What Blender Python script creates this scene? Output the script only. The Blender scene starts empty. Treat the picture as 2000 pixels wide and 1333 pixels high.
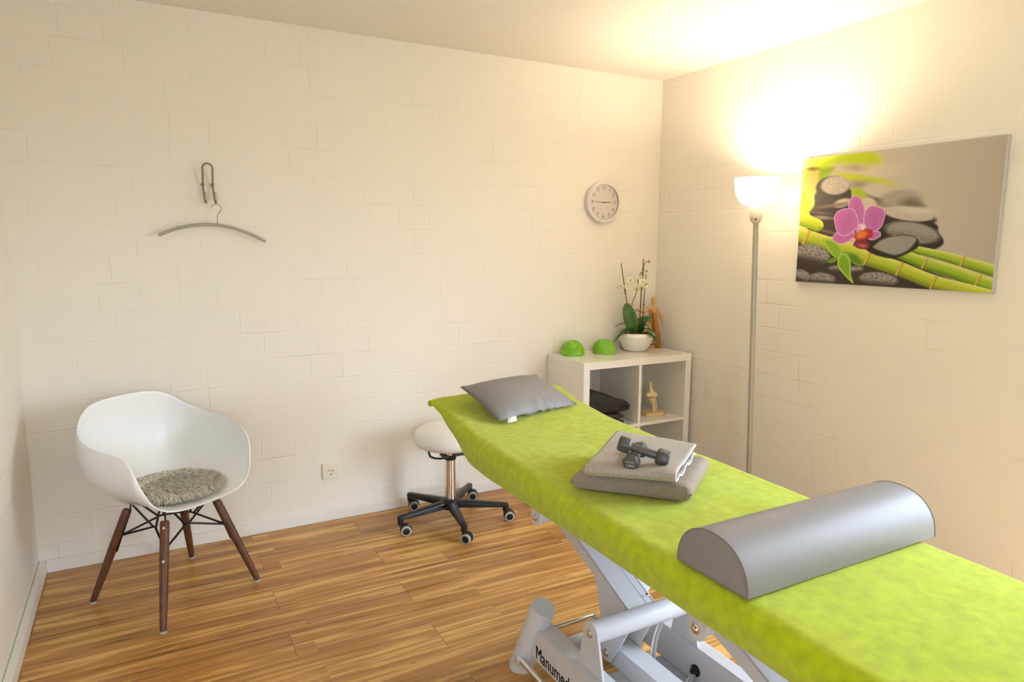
import bpy, bmesh, math, random
import numpy as np
from mathutils import Vector, Matrix, noise
S = bpy.context.scene
C = S.collection
random.seed(7)

# ------------------------------------------------------------------ camera, light, exposure
FOCAL, YAW, PITCH, ROLL, CAMH = 1333.23, 0.4987, 0.1426, 0.0064, 1.4013
D, R, L, H, FRONT = 3.3476, 2.8495, -0.450, 2.3758, -1.75     # back wall y, right wall x, left wall x, ceiling z, front wall y
cd = bpy.data.cameras.new('camera')
cd.sensor_width = 36
cd.lens = FOCAL * 36 / 2000
cd.clip_start = 0.02
cam = bpy.data.objects.new('camera', cd)
C.objects.link(cam)
fw = Vector((math.sin(YAW) * math.cos(PITCH), math.cos(YAW) * math.cos(PITCH), -math.sin(PITCH)))
r0 = Vector((math.cos(YAW), -math.sin(YAW), 0))
u0 = r0.cross(fw)
r1 = math.cos(ROLL) * r0 + math.sin(ROLL) * u0
u1 = -math.sin(ROLL) * r0 + math.cos(ROLL) * u0
cam.matrix_world = Matrix(((r1.x, u1.x, -fw.x, 0), (r1.y, u1.y, -fw.y, 0), (r1.z, u1.z, -fw.z, CAMH), (0, 0, 0, 1)))
S.camera = cam
S.view_settings.view_transform = 'Standard'
S.view_settings.look = 'None'
S.view_settings.gamma = 1
S.view_settings.use_curve_mapping = False
S.view_settings.exposure = 0.54

W = bpy.data.worlds.new('daylight')
S.world = W
W.use_nodes = True
bg = W.node_tree.nodes['Background']
# overcast sky above, dimmer ground below the horizon
wt = W.node_tree
wtc, wsep, wrmp = wt.nodes.new('ShaderNodeTexCoord'), wt.nodes.new('ShaderNodeSeparateXYZ'), wt.nodes.new('ShaderNodeValToRGB')
wt.links.new(wtc.outputs['Generated'], wsep.inputs[0])
wt.links.new(wsep.outputs[2], wrmp.inputs[0])
wrmp.color_ramp.elements[0].position, wrmp.color_ramp.elements[0].color = 0.0, (.26, .27, .25, 1)
wrmp.color_ramp.elements[1].position, wrmp.color_ramp.elements[1].color = 0.12, (.66, .79, .98, 1)
wt.links.new(wrmp.outputs[0], bg.inputs[0])
bg.inputs[1].default_value = 17.0
WIN1 = (-0.1, 1.15, 0.12, 2.12)        # window in the right wall, y0 y1 z0 z1
FILL_WIN = (-0.38, 0.2, 0.5, 2.12)         # unseen front-wall opening, added and sized as daylight fill, x0 x1 z0 z1


def portal(name, loc, rot, sx, sy):
    ld = bpy.data.lights.new(name, 'AREA')
    ld.shape = 'RECTANGLE'
    ld.size, ld.size_y = sx, sy
    ld.cycles.is_portal = True
    o = bpy.data.objects.new(name, ld)
    o.location = loc
    o.rotation_euler = rot
    C.objects.link(o)


portal('window_daylight_portal', (R + .12, (WIN1[0] + WIN1[1]) / 2, (WIN1[2] + WIN1[3]) / 2), (0, math.pi / 2, 0), WIN1[3] - WIN1[2], WIN1[1] - WIN1[0])
portal('window_daylight_portal', ((FILL_WIN[0] + FILL_WIN[1]) / 2, FRONT - .12, (FILL_WIN[2] + FILL_WIN[3]) / 2), (math.pi / 2, 0, 0), FILL_WIN[1] - FILL_WIN[0], FILL_WIN[3] - FILL_WIN[2])  # portal for the added fill opening behind the camera
LAMP_E, LAMP_COL = 680.0, (1.0, 0.82, 0.61)       # radiance of the lit bulb


# ------------------------------------------------------------------ materials
def srgb(r, g, b):
    f = lambda c: c / 12.92 if c <= .04045 else ((c + .055) / 1.055) ** 2.4
    return (f(r / 255), f(g / 255), f(b / 255), 1)


def mat(name, col, rough=.5, metal=0, bump=0, bscale=200, var=0, vscale=8, sheen=0, spec=.5, coat=0, detail=4, trans=0):
    m = bpy.data.materials.new(name)
    m.use_nodes = True
    nt = m.node_tree
    b = nt.nodes['Principled BSDF']
    b.inputs['Base Color'].default_value = col
    b.inputs['Roughness'].default_value = rough
    b.inputs['Metallic'].default_value = metal
    b.inputs['Specular IOR Level'].default_value = spec
    b.inputs['Sheen Weight'].default_value = sheen
    b.inputs['Coat Weight'].default_value = coat
    b.inputs['Transmission Weight'].default_value = trans
    tc = nt.nodes.new('ShaderNodeTexCoord')
    if var:
        n = nt.nodes.new('ShaderNodeTexNoise')
        n.inputs['Scale'].default_value = vscale
        n.inputs['Detail'].default_value = detail
        nt.links.new(tc.outputs['Object'], n.inputs['Vector'])
        rp = nt.nodes.new('ShaderNodeValToRGB')
        rp.color_ramp.elements[0].position = .3
        rp.color_ramp.elements[1].position = .7
        rp.color_ramp.elements[0].color = (col[0] * (1 - var), col[1] * (1 - var), col[2] * (1 - var), 1)
        rp.color_ramp.elements[1].color = (min(1, col[0] * (1 + var)), min(1, col[1] * (1 + var)), min(1, col[2] * (1 + var)), 1)
        nt.links.new(n.outputs[0], rp.inputs[0])
        nt.links.new(rp.outputs[0], b.inputs['Base Color'])
    if bump:
        n2 = nt.nodes.new('ShaderNodeTexNoise')
        n2.inputs['Scale'].default_value = bscale
        n2.inputs['Detail'].default_value = 3
        nt.links.new(tc.outputs['Object'], n2.inputs['Vector'])
        bp = nt.nodes.new('ShaderNodeBump')
        bp.inputs['Strength'].default_value = bump
        bp.inputs['Distance'].default_value = .003
        nt.links.new(n2.outputs[0], bp.inputs['Height'])
        nt.links.new(bp.outputs[0], b.inputs['Normal'])
    b.inputs['Sheen Tint'].default_value = (1, 1, .7, 1)
    return m


def brick_mat(name, axis):
    m = mat(name, srgb(240, 234, 222), .55, spec=.35)
    nt = m.node_tree
    b = nt.nodes['Principled BSDF']
    tc = nt.nodes.new('ShaderNodeTexCoord')
    sp = nt.nodes.new('ShaderNodeSeparateXYZ')
    cb = nt.nodes.new('ShaderNodeCombineXYZ')
    nt.links.new(tc.outputs['Object'], sp.inputs[0])
    nt.links.new(sp.outputs[axis], cb.inputs[0])
    nt.links.new(sp.outputs[2], cb.inputs[1])
    wob = nt.nodes.new('ShaderNodeTexNoise')
    wob.inputs['Scale'].default_value = 5
    wob.inputs['Detail'].default_value = 3
    nt.links.new(tc.outputs['Object'], wob.inputs['Vector'])
    add = nt.nodes.new('ShaderNodeVectorMath')
    add.operation = 'MULTIPLY_ADD'
    nt.links.new(wob.outputs['Color'], add.inputs[0])
    add.inputs[1].default_value = (.012, .010, 0)
    nt.links.new(cb.outputs[0], add.inputs[2])
    br = nt.nodes.new('ShaderNodeTexBrick')
    br.inputs['Scale'].default_value = 1
    br.inputs['Brick Width'].default_value = .25
    br.squash, br.squash_frequency, br.offset = .62, 3, .41
    br.inputs['Row Height'].default_value = .1225
    br.inputs['Mortar Size'].default_value = .005
    br.inputs['Mortar Smooth'].default_value = .9
    br.inputs['Color1'].default_value = (1, 1, 1, 1)
    br.inputs['Color2'].default_value = (.72, .72, .72, 1)
    br.inputs['Mortar'].default_value = (0, 0, 0, 1)
    br.inputs['Bias'].default_value = 0
    nt.links.new(add.outputs[0], br.inputs['Vector'])
    # mortar is more or less filled with paint from place to place
    n2 = nt.nodes.new('ShaderNodeTexNoise')
    n2.inputs['Scale'].default_value = 3.0
    n2.inputs['Detail'].default_value = 3
    nt.links.new(tc.outputs['Object'], n2.inputs['Vector'])
    mr = nt.nodes.new('ShaderNodeMapRange')
    mr.inputs[1].default_value = .44
    mr.inputs[2].default_value = .66
    mr.inputs[3].default_value = .10
    mr.inputs[4].default_value = .55
    nt.links.new(n2.outputs[0], mr.inputs[0])
    bp = nt.nodes.new('ShaderNodeBump')
    bp.inputs['Distance'].default_value = .004
    nt.links.new(mr.outputs[0], bp.inputs['Strength'])
    nt.links.new(br.outputs['Color'], bp.inputs['Height'])
    n3 = nt.nodes.new('ShaderNodeTexNoise')
    n3.inputs['Scale'].default_value = 25
    n3.inputs['Detail'].default_value = 5
    nt.links.new(tc.outputs['Object'], n3.inputs['Vector'])
    b2 = nt.nodes.new('ShaderNodeBump')
    b2.inputs['Distance'].default_value = .004
    b2.inputs['Strength'].default_value = .18
    nt.links.new(n3.outputs[0], b2.inputs['Height'])
    nt.links.new(bp.outputs[0], b2.inputs['Normal'])
    nt.links.new(b2.outputs[0], b.inputs['Normal'])
    return m


def floor_mat():
    m = mat('laminate', srgb(170, 115, 65), .32, spec=.45)
    nt = m.node_tree
    N, K = nt.nodes.new, nt.links.new
    b = nt.nodes['Principled BSDF']
    tc = N('ShaderNodeTexCoord')
    br = N('ShaderNodeTexBrick')
    br.offset = .37
    br.inputs['Scale'].default_value = 1
    br.inputs['Brick Width'].default_value = 1.29
    br.inputs['Row Height'].default_value = .1745
    br.inputs['Mortar Size'].default_value = .0008
    br.inputs['Mortar Smooth'].default_value = .1
    br.inputs['Color1'].default_value = (0, 0, 0, 1)
    br.inputs['Color2'].default_value = (1, 1, 1, 1)
    br.inputs['Mortar'].default_value = (.5, .5, .5, 1)
    mp = N('ShaderNodeMapping')
    mp.inputs['Location'].default_value = (.42, -.128, 0)
    K(tc.outputs['Object'], mp.inputs[0])
    K(mp.outputs[0], br.inputs['Vector'])
    # strips inside one plank
    br2 = N('ShaderNodeTexBrick')
    br2.offset = .43
    br2.inputs['Scale'].default_value = 1
    br2.inputs['Brick Width'].default_value = 1.55
    br2.inputs['Row Height'].default_value = .08725
    br2.inputs['Mortar Size'].default_value = 0
    br2.inputs['Color1'].default_value = (0, 0, 0, 1)
    br2.inputs['Color2'].default_value = (1, 1, 1, 1)
    K(mp.outputs[0], br2.inputs['Vector'])
    # grain coordinates: stretched along x, shifted per strip
    off = N('ShaderNodeVectorMath')
    off.operation = 'MULTIPLY_ADD'
    K(br.outputs['Color'], off.inputs[0])
    off.inputs[1].default_value = (7, 3, 5)
    K(tc.outputs['Object'], off.inputs[2])
    off2 = N('ShaderNodeVectorMath')
    off2.operation = 'MULTIPLY_ADD'
    K(br2.outputs['Color'], off2.inputs[0])
    off2.inputs[1].default_value = (3, .7, 2)
    K(off.outputs[0], off2.inputs[2])

    def grain(sx, sy, det, dist):
        g = N('ShaderNodeMapping')
        g.inputs['Scale'].default_value = (sx, sy, 1)
        K(off2.outputs[0], g.inputs[0])
        n = N('ShaderNodeTexNoise')
        n.inputs['Scale'].default_value = 1
        n.inputs['Detail'].default_value = det
        n.inputs['Distortion'].default_value = dist
        K(g.outputs[0], n.inputs['Vector'])
        return n.outputs[0]
    g1 = grain(.8, 13, 6, 2.2)
    g2 = grain(2.6, 75, 5, .8)
    mx = N('ShaderNodeMath')
    mx.operation = 'MULTIPLY_ADD'
    K(g2, mx.inputs[0])
    mx.inputs[1].default_value = .30
    K(g1, mx.inputs[2])
    mx2 = N('ShaderNodeMath')
    mx2.operation = 'MULTIPLY_ADD'
    K(br2.outputs['Color'], mx2.inputs[0])
    mx2.inputs[1].default_value = .06
    K(mx.outputs[0], mx2.inputs[2])
    rp = N('ShaderNodeValToRGB')
    e = rp.color_ramp.elements
    e[0].position, e[0].color = .40, srgb(106, 70, 34)
    e[1].position, e[1].color = .96, srgb(232, 188, 114)
    for p, c in ((.50, srgb(148, 101, 48)), (.60, srgb(177, 125, 63)), (.73, srgb(193, 141, 75)), (.79, srgb(219, 172, 98))):
        q = e.new(p)
        q.color = c
    K(mx2.outputs[0], rp.inputs[0])
    # dark flecks
    g3 = grain(1.6, 34, 3, 3.0)
    r3 = N('ShaderNodeValToRGB')
    r3.color_ramp.elements[0].position, r3.color_ramp.elements[0].color = .27, (.38, .30, .24, 1)
    r3.color_ramp.elements[1].position, r3.color_ramp.elements[1].color = .36, (1, 1, 1, 1)
    K(g3, r3.inputs[0])
    ml = N('ShaderNodeMix')
    ml.data_type = 'RGBA'
    ml.blend_type = 'MULTIPLY'
    ml.inputs[0].default_value = 1
    K(rp.outputs[0], ml.inputs[6])
    K(r3.outputs[0], ml.inputs[7])
    sm = N('ShaderNodeMix')
    sm.data_type = 'RGBA'
    K(br.outputs['Fac'], sm.inputs[0])
    K(ml.outputs[2], sm.inputs[6])
    sm.inputs[7].default_value = srgb(70, 42, 22)
    K(sm.outputs[2], b.inputs['Base Color'])
    bp = N('ShaderNodeBump')
    bp.inputs['Strength'].default_value = .12
    bp.inputs['Distance'].default_value = .001
    K(g2, bp.inputs['Height'])
    K(bp.outputs[0], b.inputs['Normal'])
    return m


M = dict(
    floor=floor_mat(),
    wall_x=brick_mat('painted_brick_x', 0), wall_y=brick_mat('painted_brick_y', 1),
    ceiling=mat('ceiling_paint', srgb(238, 232, 222), .7, bump=.1, bscale=60),
    trim=mat('trim_paint', srgb(240, 236, 228), .4),
    plastic_white=mat('white_plastic', srgb(240, 240, 238), .33),
    walnut=mat('walnut_wood', srgb(98, 60, 36), .4, var=.3, vscale=30),
    black_steel=mat('black_steel', srgb(26, 26, 30), .4, metal=.3),
    glide=mat('grey_glide', srgb(190, 190, 196), .4),
    brass=mat('screw_steel', srgb(215, 200, 165), .3, metal=.8),
    fur=mat('fur_grey', srgb(206, 198, 182), .8, var=.38, vscale=75, sheen=.3),
    leather_white=mat('white_leatherette', srgb(242, 240, 236), .35),
    chrome=mat('chrome', (.80, .80, .80, 1), .09, metal=1),
    black_plastic=mat('black_plastic', srgb(24, 24, 27), .35),
    tyre=mat('grey_tyre', srgb(176, 176, 165), .5),
    outlet=mat('outlet_cream', srgb(238, 230, 208), .3),
    hole=mat('dark_hole', srgb(25, 22, 20), .8),
    nickel=mat('brushed_nickel', srgb(138, 128, 112), .4, metal=.4),
    alu=mat('brushed_aluminium', srgb(172, 168, 158), .4, metal=.35),
    clock_case=mat('clock_silver', srgb(238, 230, 226), .3),
    clock_face=mat('clock_dial', srgb(252, 242, 232), .5),
    ink_brown=mat('clock_ink', srgb(142, 122, 106), .5),
    shelf=mat('white_lacquer', srgb(242, 238, 228), .16, coat=.3),
    dome=mat('green_rubber', srgb(122, 190, 8), .16, coat=.5),
    ceramic=mat('glazed_ceramic', srgb(240, 236, 226), .25, coat=.4),
    leaf=mat('orchid_leaf', srgb(62, 104, 34), .35, var=.25, vscale=30),
    stem=mat('flower_stem', srgb(92, 62, 34), .5),
    stick=mat('support_stick', srgb(70, 48, 30), .6),
    petal=mat('pale_petal', srgb(248, 242, 214), .5),
    lip=mat('flower_lip', srgb(224, 204, 120), .5),
    bud=mat('green_bud', srgb(150, 160, 50), .5),
    bark=mat('bark_chips', srgb(120, 84, 54), .9, var=.5, vscale=90, bump=.8, bscale=120),
    figure_wood=mat('beech_wood', srgb(212, 166, 100), .45, var=.12, vscale=40),
    stick_wood=mat('orange_wood', srgb(166, 103, 26), .4, var=.18, vscale=30),
    bone=mat('bone_resin', srgb(236, 214, 158), .45),
    bone_base=mat('bone_plinth', srgb(232, 200, 142), .4),
    black_cloth=mat('black_cloth', srgb(34, 29, 26), .7, bump=.3, bscale=40),
    dark_cloth=mat('charcoal_cloth', srgb(66, 58, 52), .9, bump=.6, bscale=260),
    lamp_grey=mat('lamp_grey', srgb(176, 170, 158), .4, metal=.35),
    lamp_white=mat('lamp_socket', srgb(226, 216, 200), .4),
    canvas_edge=mat('canvas_edge', srgb(196, 194, 198), .6),
    terry=mat('lime_terry', srgb(178, 194, 4), .95, bump=.6, bscale=620, var=.14, vscale=38, sheen=.4, detail=8, spec=.1),
    vinyl=mat('grey_leatherette', srgb(134, 130, 129), .5, bump=.05, bscale=500),
    vinyl_dark=mat('grey_leatherette_seam', srgb(122, 114, 109), .45),
    tag=mat('care_tag', srgb(232, 232, 226), .6),
    towel=mat('grey_terry', srgb(176, 164, 157), .95, bump=1.0, bscale=420, var=.2, vscale=230, sheen=.35, detail=6, spec=.1),
    towel_under=mat('taupe_terry', srgb(156, 142, 132), .95, bump=1.0, bscale=420, var=.12, vscale=160, sheen=.35, detail=6, spec=.1),
    edging=mat('towel_edging', srgb(232, 226, 220), .8),
    neoprene=mat('grey_vinyl_coating', srgb(76, 77, 74), .36),
    letter_white=mat('white_lettering', srgb(206, 208, 204), .5),
    table_paint=mat('light_grey_powder_coat', srgb(202, 202, 204), .35),
    letter_grey=mat('grey_lettering', srgb(84, 78, 72), .5),
    mattress=mat('mattress_vinyl', srgb(120, 120, 118), .45),
    cable=mat('grey_cable', srgb(164, 166, 170), .4),
    glass=mat('window_glass', (1, 1, 1, 1), .02, trans=1),
)


# ------------------------------------------------------------------ mesh helpers
def tag(o, label=None, cat=None, group=None, kind=None):
    if label: o['label'] = label
    if cat: o['category'] = cat
    if group: o['group'] = group
    if kind: o['kind'] = kind
    return o


def empty(name, loc, label, cat, group=None, rot=(0, 0, 0)):
    o = bpy.data.objects.new(name, None)
    o.empty_display_size = .05
    o.location = loc
    o.rotation_euler = rot
    C.objects.link(o)
    return tag(o, label, cat, group)


class MB:
    """collects simple solids and links them as one mesh object"""
    def __init__(s):
        s.v, s.f = [], []

    def add(s, vs, fs):
        k = len(s.v)
        s.v += [tuple(v) for v in vs]
        s.f += [tuple(i + k for i in f) for f in fs]
        return s

    def box(s, x0, x1, y0, y1, z0, z1):
        vs = [(x, y, z) for z in (z0, z1) for y in (y0, y1) for x in (x0, x1)]
        return s.add(vs, [(0, 2, 3, 1), (4, 5, 7, 6), (0, 1, 5, 4), (2, 6, 7, 3), (0, 4, 6, 2), (1, 3, 7, 5)])

    def prism(s, pts, axis, a, b):
        """polygon of 2-d points extruded along axis from a to b"""
        def P(p, t):
            return {0: (t, p[0], p[1]), 1: (p[0], t, p[1]), 2: (p[0], p[1], t)}[axis]
        n = len(pts)
        vs = [P(p, a) for p in pts] + [P(p, b) for p in pts]
        fs = [tuple(range(n))[::-1], tuple(range(n, 2 * n))] + [(i, (i + 1) % n, n + (i + 1) % n, n + i) for i in range(n)]
        return s.add(vs, fs)

    def tube(s, path, rad, n=12, cap=True, flat=1.0):
        path = [Vector(p) for p in path]
        m = len(path)
        rads = rad if isinstance(rad, (list, tuple)) else [rad] * m
        prev = None
        vs, fs = [], []
        for i, p in enumerate(path):
            t = (path[min(i + 1, m - 1)] - path[max(i - 1, 0)])
            t = t.normalized() if t.length > 1e-9 else Vector((0, 0, 1))
            if prev is None:
                a = Vector((0, 0, 1)) if abs(t.z) < .9 else Vector((1, 0, 0))
                x = t.cross(a).normalized()
            else:
                x = (prev - t * prev.dot(t)).normalized()
            prev = x
            y = t.cross(x)
            for k in range(n):
                an = 2 * math.pi * k / n
                vs.append(p + rads[i] * (math.cos(an) * x + flat * math.sin(an) * y))
        for i in range(m - 1):
            for k in range(n):
                fs.append((i * n + k, i * n + (k + 1) % n, (i + 1) * n + (k + 1) % n, (i + 1) * n + k))
        if cap:
            fs += [tuple(range(n))[::-1], tuple(range((m - 1) * n, m * n))]
        return s.add(vs, fs)

    def lathe(s, prof, c, n=40, axis=(0, 0, 1), cap=True):
        """prof: (radius, height) pairs revolved about axis through c"""
        a = Vector(axis).normalized()
        q = Vector((0, 0, 1)).rotation_difference(a)
        c = Vector(c)
        vs, fs = [], []
        m = len(prof)
        for (r, z) in prof:
            for k in range(n):
                an = 2 * math.pi * k / n
                vs.append(c + q @ Vector((r * math.cos(an), r * math.sin(an), z)))
        for i in range(m - 1):
            for k in range(n):
                fs.append((i * n + k, i * n + (k + 1) % n, (i + 1) * n + (k + 1) % n, (i + 1) * n + k))
        if cap:
            fs += [tuple(range(n))[::-1], tuple(range((m - 1) * n, m * n))]
        return s.add(vs, fs)

    def ball(s, c, rx, ry=None, rz=None, n=16, axis=(0, 0, 1)):
        ry, rz = ry or rx, rz or rx
        q = Vector((0, 0, 1)).rotation_difference(Vector(axis).normalized())
        vs, fs, m = [], [], n // 2 + 1
        for i in range(m):
            th = math.pi * (i + .0001) / (m - 1 + .0002)
            for k in range(n):
                an = 2 * math.pi * k / n
                vs.append(Vector(c) + q @ Vector((rx * math.sin(th) * math.cos(an), ry * math.sin(th) * math.sin(an), -rz * math.cos(th))))
        for i in range(m - 1):
            for k in range(n):
                fs.append((i * n + k, i * n + (k + 1) % n, (i + 1) * n + (k + 1) % n, (i + 1) * n + k))
        fs += [tuple(range(n))[::-1], tuple(range((m - 1) * n, m * n))]
        return s.add(vs, fs)

    def grid(s, fn, nu, nv, wrap=False):
        """fn(i, j) -> point for i in 0..nu, j in 0..nv"""
        vs = [fn(i, j) for i in range(nu + 1) for j in range(nv + (0 if wrap else 1))]
        w = nv + (0 if wrap else 1)
        fs = []
        for i in range(nu):
            for j in range(nv):
                j2 = (j + 1) % w
                fs.append((i * w + j, (i + 1) * w + j, (i + 1) * w + j2, i * w + j2))
        return s.add(vs, fs)

    def build(s, name, m, parent=None, smooth=True, bevel=0, at=None, segs=2, subsurf=0, solid=0, offset=0, world=True, fix=True):
        off = Vector((0, 0, 0))
        if at is not None: off = Vector(at)
        elif parent is not None and world:
            p = parent
            while p is not None:
                off += Vector(p.location)
                p = p.parent
        me = bpy.data.meshes.new(name)
        me.from_pydata([tuple(Vector(v) - off) for v in s.v], [], s.f)
        me.validate()
        if fix:
            bm = bmesh.new()
            bm.from_mesh(me)
            bmesh.ops.recalc_face_normals(bm, faces=bm.faces)
            bm.to_mesh(me)
            bm.free()
        if smooth:
            me.polygons.foreach_set('use_smooth', [True] * len(me.polygons))
            if bevel == 0 and subsurf == 0:
                me.set_sharp_from_angle(angle=math.radians(38))
        me.materials.append(m)
        o = bpy.data.objects.new(name, me)
        C.objects.link(o)
        if parent is not None: o.parent = parent
        elif at is not None: o.location = off
        if solid:
            md = o.modifiers.new('thickness', 'SOLIDIFY')
            md.thickness = solid
            md.offset = offset
        if bevel:
            md = o.modifiers.new('bevel', 'BEVEL')
            md.width = bevel
            md.segments = segs
            md.limit_method = 'ANGLE'
            md.angle_limit = math.radians(35)
            me.set_sharp_from_angle(angle=math.radians(60))
        if subsurf:
            md = o.modifiers.new('smooth', 'SUBSURF')
            md.levels = md.render_levels = subsurf
        return o


def smoothpath(pts, k=8):
    """Catmull-Rom through the points"""
    P = [Vector(p) for p in pts]
    out = []
    for i in range(len(P) - 1):
        a, b, c, d = P[max(i - 1, 0)], P[i], P[i + 1], P[min(i + 2, len(P) - 1)]
        for j in range(k):
            t = j / k
            out.append(.5 * ((2 * b) + (c - a) * t + (2 * a - 5 * b + 4 * c - d) * t * t + (3 * b - a - 3 * c + d) * t ** 3))
    out.append(P[-1])
    return out


def text_mesh(name, txt, size, m, parent, mw, sx=1.0, depth=.0004, bold=0):
    cu = bpy.data.curves.new(name, 'FONT')
    cu.body = txt
    cu.size = size
    cu.align_x, cu.align_y = 'CENTER', 'CENTER'
    cu.extrude = depth
    cu.offset = bold
    t = bpy.data.objects.new('lettering_source', cu)
    C.objects.link(t)
    dg = bpy.context.evaluated_depsgraph_get()
    me = bpy.data.meshes.new_from_object(t.evaluated_get(dg))
    bpy.data.objects.remove(t)
    bpy.data.curves.remove(cu)
    me.transform(Matrix.Diagonal((sx, 1, 1, 1)))
    me.transform(mw)
    me.materials.clear()
    me.materials.append(m)
    o = bpy.data.objects.new(name, me)
    C.objects.link(o)
    o.parent = parent
    return o


def frame(o, x, y):
    """matrix with origin o, x axis and y axis given"""
    x = Vector(x).normalized()
    z = x.cross(Vector(y)).normalized()
    y = z.cross(x)
    o = Vector(o)
    return Matrix(((x.x, y.x, z.x, o.x), (x.y, y.y, z.y, o.y), (x.z, y.z, z.z, o.z), (0, 0, 0, 1)))


# ------------------------------------------------------------------ the room
def struct(name, mb, m, **k):
    return tag(mb.build(name, m, smooth=False, **k), kind='structure')


struct('floor', MB().box(L - .2, R + .2, FRONT - .2, D + .2, -.12, 0), M['floor'])
struct('ceiling', MB().box(L - .2, R + .2, FRONT - .2, D + .2, H, H + .12), M['ceiling'])
struct('wall_back', MB().box(L - .2, R + .2, D, D + .15, 0, H), M['wall_x'])
struct('wall_left', MB().box(L - .15, L, FRONT - .2, D, 0, H), M['wall_y'])
y0, y1, z0, z1 = WIN1
struct('wall_right', MB().box(R, R + .15, y1, D, 0, H).box(R, R + .15, FRONT - .2, y0, 0, H).box(R, R + .15, y0, y1, 0, z0).box(R, R + .15, y0, y1, z1, H), M['wall_y'])
x0, x1, zz0, zz1 = FILL_WIN
struct('wall_front', MB().box(L, x0, FRONT - .15, FRONT, 0, H).box(x1, R, FRONT - .15, FRONT, 0, H).box(x0, x1, FRONT - .15, FRONT, 0, zz0).box(x0, x1, FRONT - .15, FRONT, zz1, H), M['wall_x'])
wf = MB()
for a, b in ((y0, y0 + .06), ((y0 + y1) / 2 - .04, (y0 + y1) / 2 + .04), (y1 - .06, y1)):
    wf.box(R + .06, R + .11, a, b, z0, z1)
wf.box(R + .06, R + .11, y0, y1, z0, z0 + .06).box(R + .06, R + .11, y0, y1, z1 - .06, z1)
w1 = struct('window_1', wf, M['trim'])
wf = MB()
for a, b in ((x0, x0 + .06), ((x0 + x1) / 2 - .04, (x0 + x1) / 2 + .04), (x1 - .06, x1)):
    wf.box(a, b, FRONT - .11, FRONT - .06, zz0, zz1)
wf.box(x0, x1, FRONT - .11, FRONT - .06, zz0, zz0 + .06).box(x0, x1, FRONT - .11, FRONT - .06, zz1 - .06, zz1)
w2 = struct('added_fill_window', wf, M['trim'])  # frame of the unseen opening added to brighten the room from behind
# skirting: the left one is the thicker
struct('baseboard_back', MB().box(L + .026, R - .014, D - .014, D, 0, .055), M['trim'], bevel=.003)
struct('baseboard_left', MB().box(L + .0005, L + .026, FRONT, D - .0005, 0, .055), M['trim'], bevel=.004)
struct('baseboard_right', MB().box(R - .014, R, FRONT, D, 0, .055), M['trim'], bevel=.003)


# ------------------------------------------------------------------ white armchair
CC = Vector((.059, 2.91, 0))
chair = empty('armchair', CC, 'white moulded tub armchair on four splayed dark wooden legs beside the left wall', 'chair')
FW, LT = Vector((.54, -.842, 0)).normalized(), Vector((.842, .54, 0)).normalized()


def ch(l, f, z):
    return CC + LT * l + FW * f + Vector((0, 0, z))


half = [(0, .225, .418), (.10, .222, .422), (.165, .212, .436), (.208, .198, .475), (.232, .18, .535), (.248, .158, .60), (.254, .122, .640),
        (.268, .06, .655), (.278, -.02, .663), (.272, -.09, .672), (.254, -.155, .688), (.226, -.207, .714), (.188, -.240, .748), (.140, -.258, .774), (.075, -.264, .784), (0, -.266, .786)]
rim = [Vector(p) for p in half] + [Vector((-p[0], p[1], p[2])) for p in half[-2:0:-1]]
rim = smoothpath(rim + [rim[0]], 4)[:-1]
NR = len(rim)


def shell(i, j):
    P = rim[j]
    c0 = Vector((0, -.015, .405))
    front = max(0, min(1, (P.y - .16) / .05))
    a = (i / 20) * math.pi / 2
    hz = math.sin(a) ** .95
    vt = (1 - math.cos(a)) ** 1.25
    # the front edge is nearly flat and rolls over a little
    wide = 1.0 + .10 * math.sin(2 * a) * (1 - front)
    x = c0.x + (P.x - c0.x) * min(hz * wide, 1.06)
    y = c0.y + (P.y - c0.y) * min(hz * wide, 1.06)
    z = c0.z + (P.z - c0.z) * vt
    z += .012 * front * math.sin(a * 2) + .01 * (1 - front) * math.sin(a) * math.cos(a)
    return ch(x, y, z)


MB().grid(shell, 20, NR, wrap=True).build('seat_shell', M['plastic_white'], chair, solid=.006, offset=-1, subsurf=1)
foot = [Vector((-.239, 2.967, 0)), Vector((-.005, 2.61, 0)), Vector((.127, 3.209, 0)), Vector((.353, 2.853, 0))]
order = [0, 1, 3, 2]          # around the seat
top = {}
for i, q in enumerate(foot):
    d = (CC - q)
    rr = d.length
    top[i] = q + d * ((rr - .160) / rr) + Vector((0, 0, .365))
for i in order:
    a, b = foot[i] + Vector((0, 0, .006)), top[i]
    lg = MB().tube([a, a.lerp(b, .3), a.lerp(b, .62), b.lerp(a, .02), b], [.0115, .0145, .0165, .0165, .013], 16).build('leg', M['walnut'], chair)
    ax = (b - a).normalized()
    MB().tube([foot[i] + Vector((0, 0, .0)), foot[i] + Vector((0, 0, .007))], .0125, 14).build('foot_glide', M['glide'], lg)
    out = (foot[i] - CC).normalized()
    side = ax.cross(out).normalized()
    nrm = side.cross(ax).normalized()
    if nrm.dot(out) < 0: nrm = -nrm
    for t in (.93, .62):
        p = a.lerp(b, t) + nrm * .0145
        MB().lathe([(.005, 0), (.0055, .002), (.003, .0035)], p, 12, axis=nrm).build('screw', M['brass'], lg)
    # flat steel bracket on the inner side of the leg, bent to the seat
    p0, p1 = a.lerp(b, .56) - nrm * .017, b - nrm * .012
    p2 = ch((b - CC).dot(LT) * .93, (b - CC).dot(FW) * .93, .412)
    MB().tube([p0, p1, p1.lerp(p2, .5) + Vector((0, 0, .006)), p2], .009, 8, flat=.35).build('leg_bracket', M['black_steel'], chair)
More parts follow.
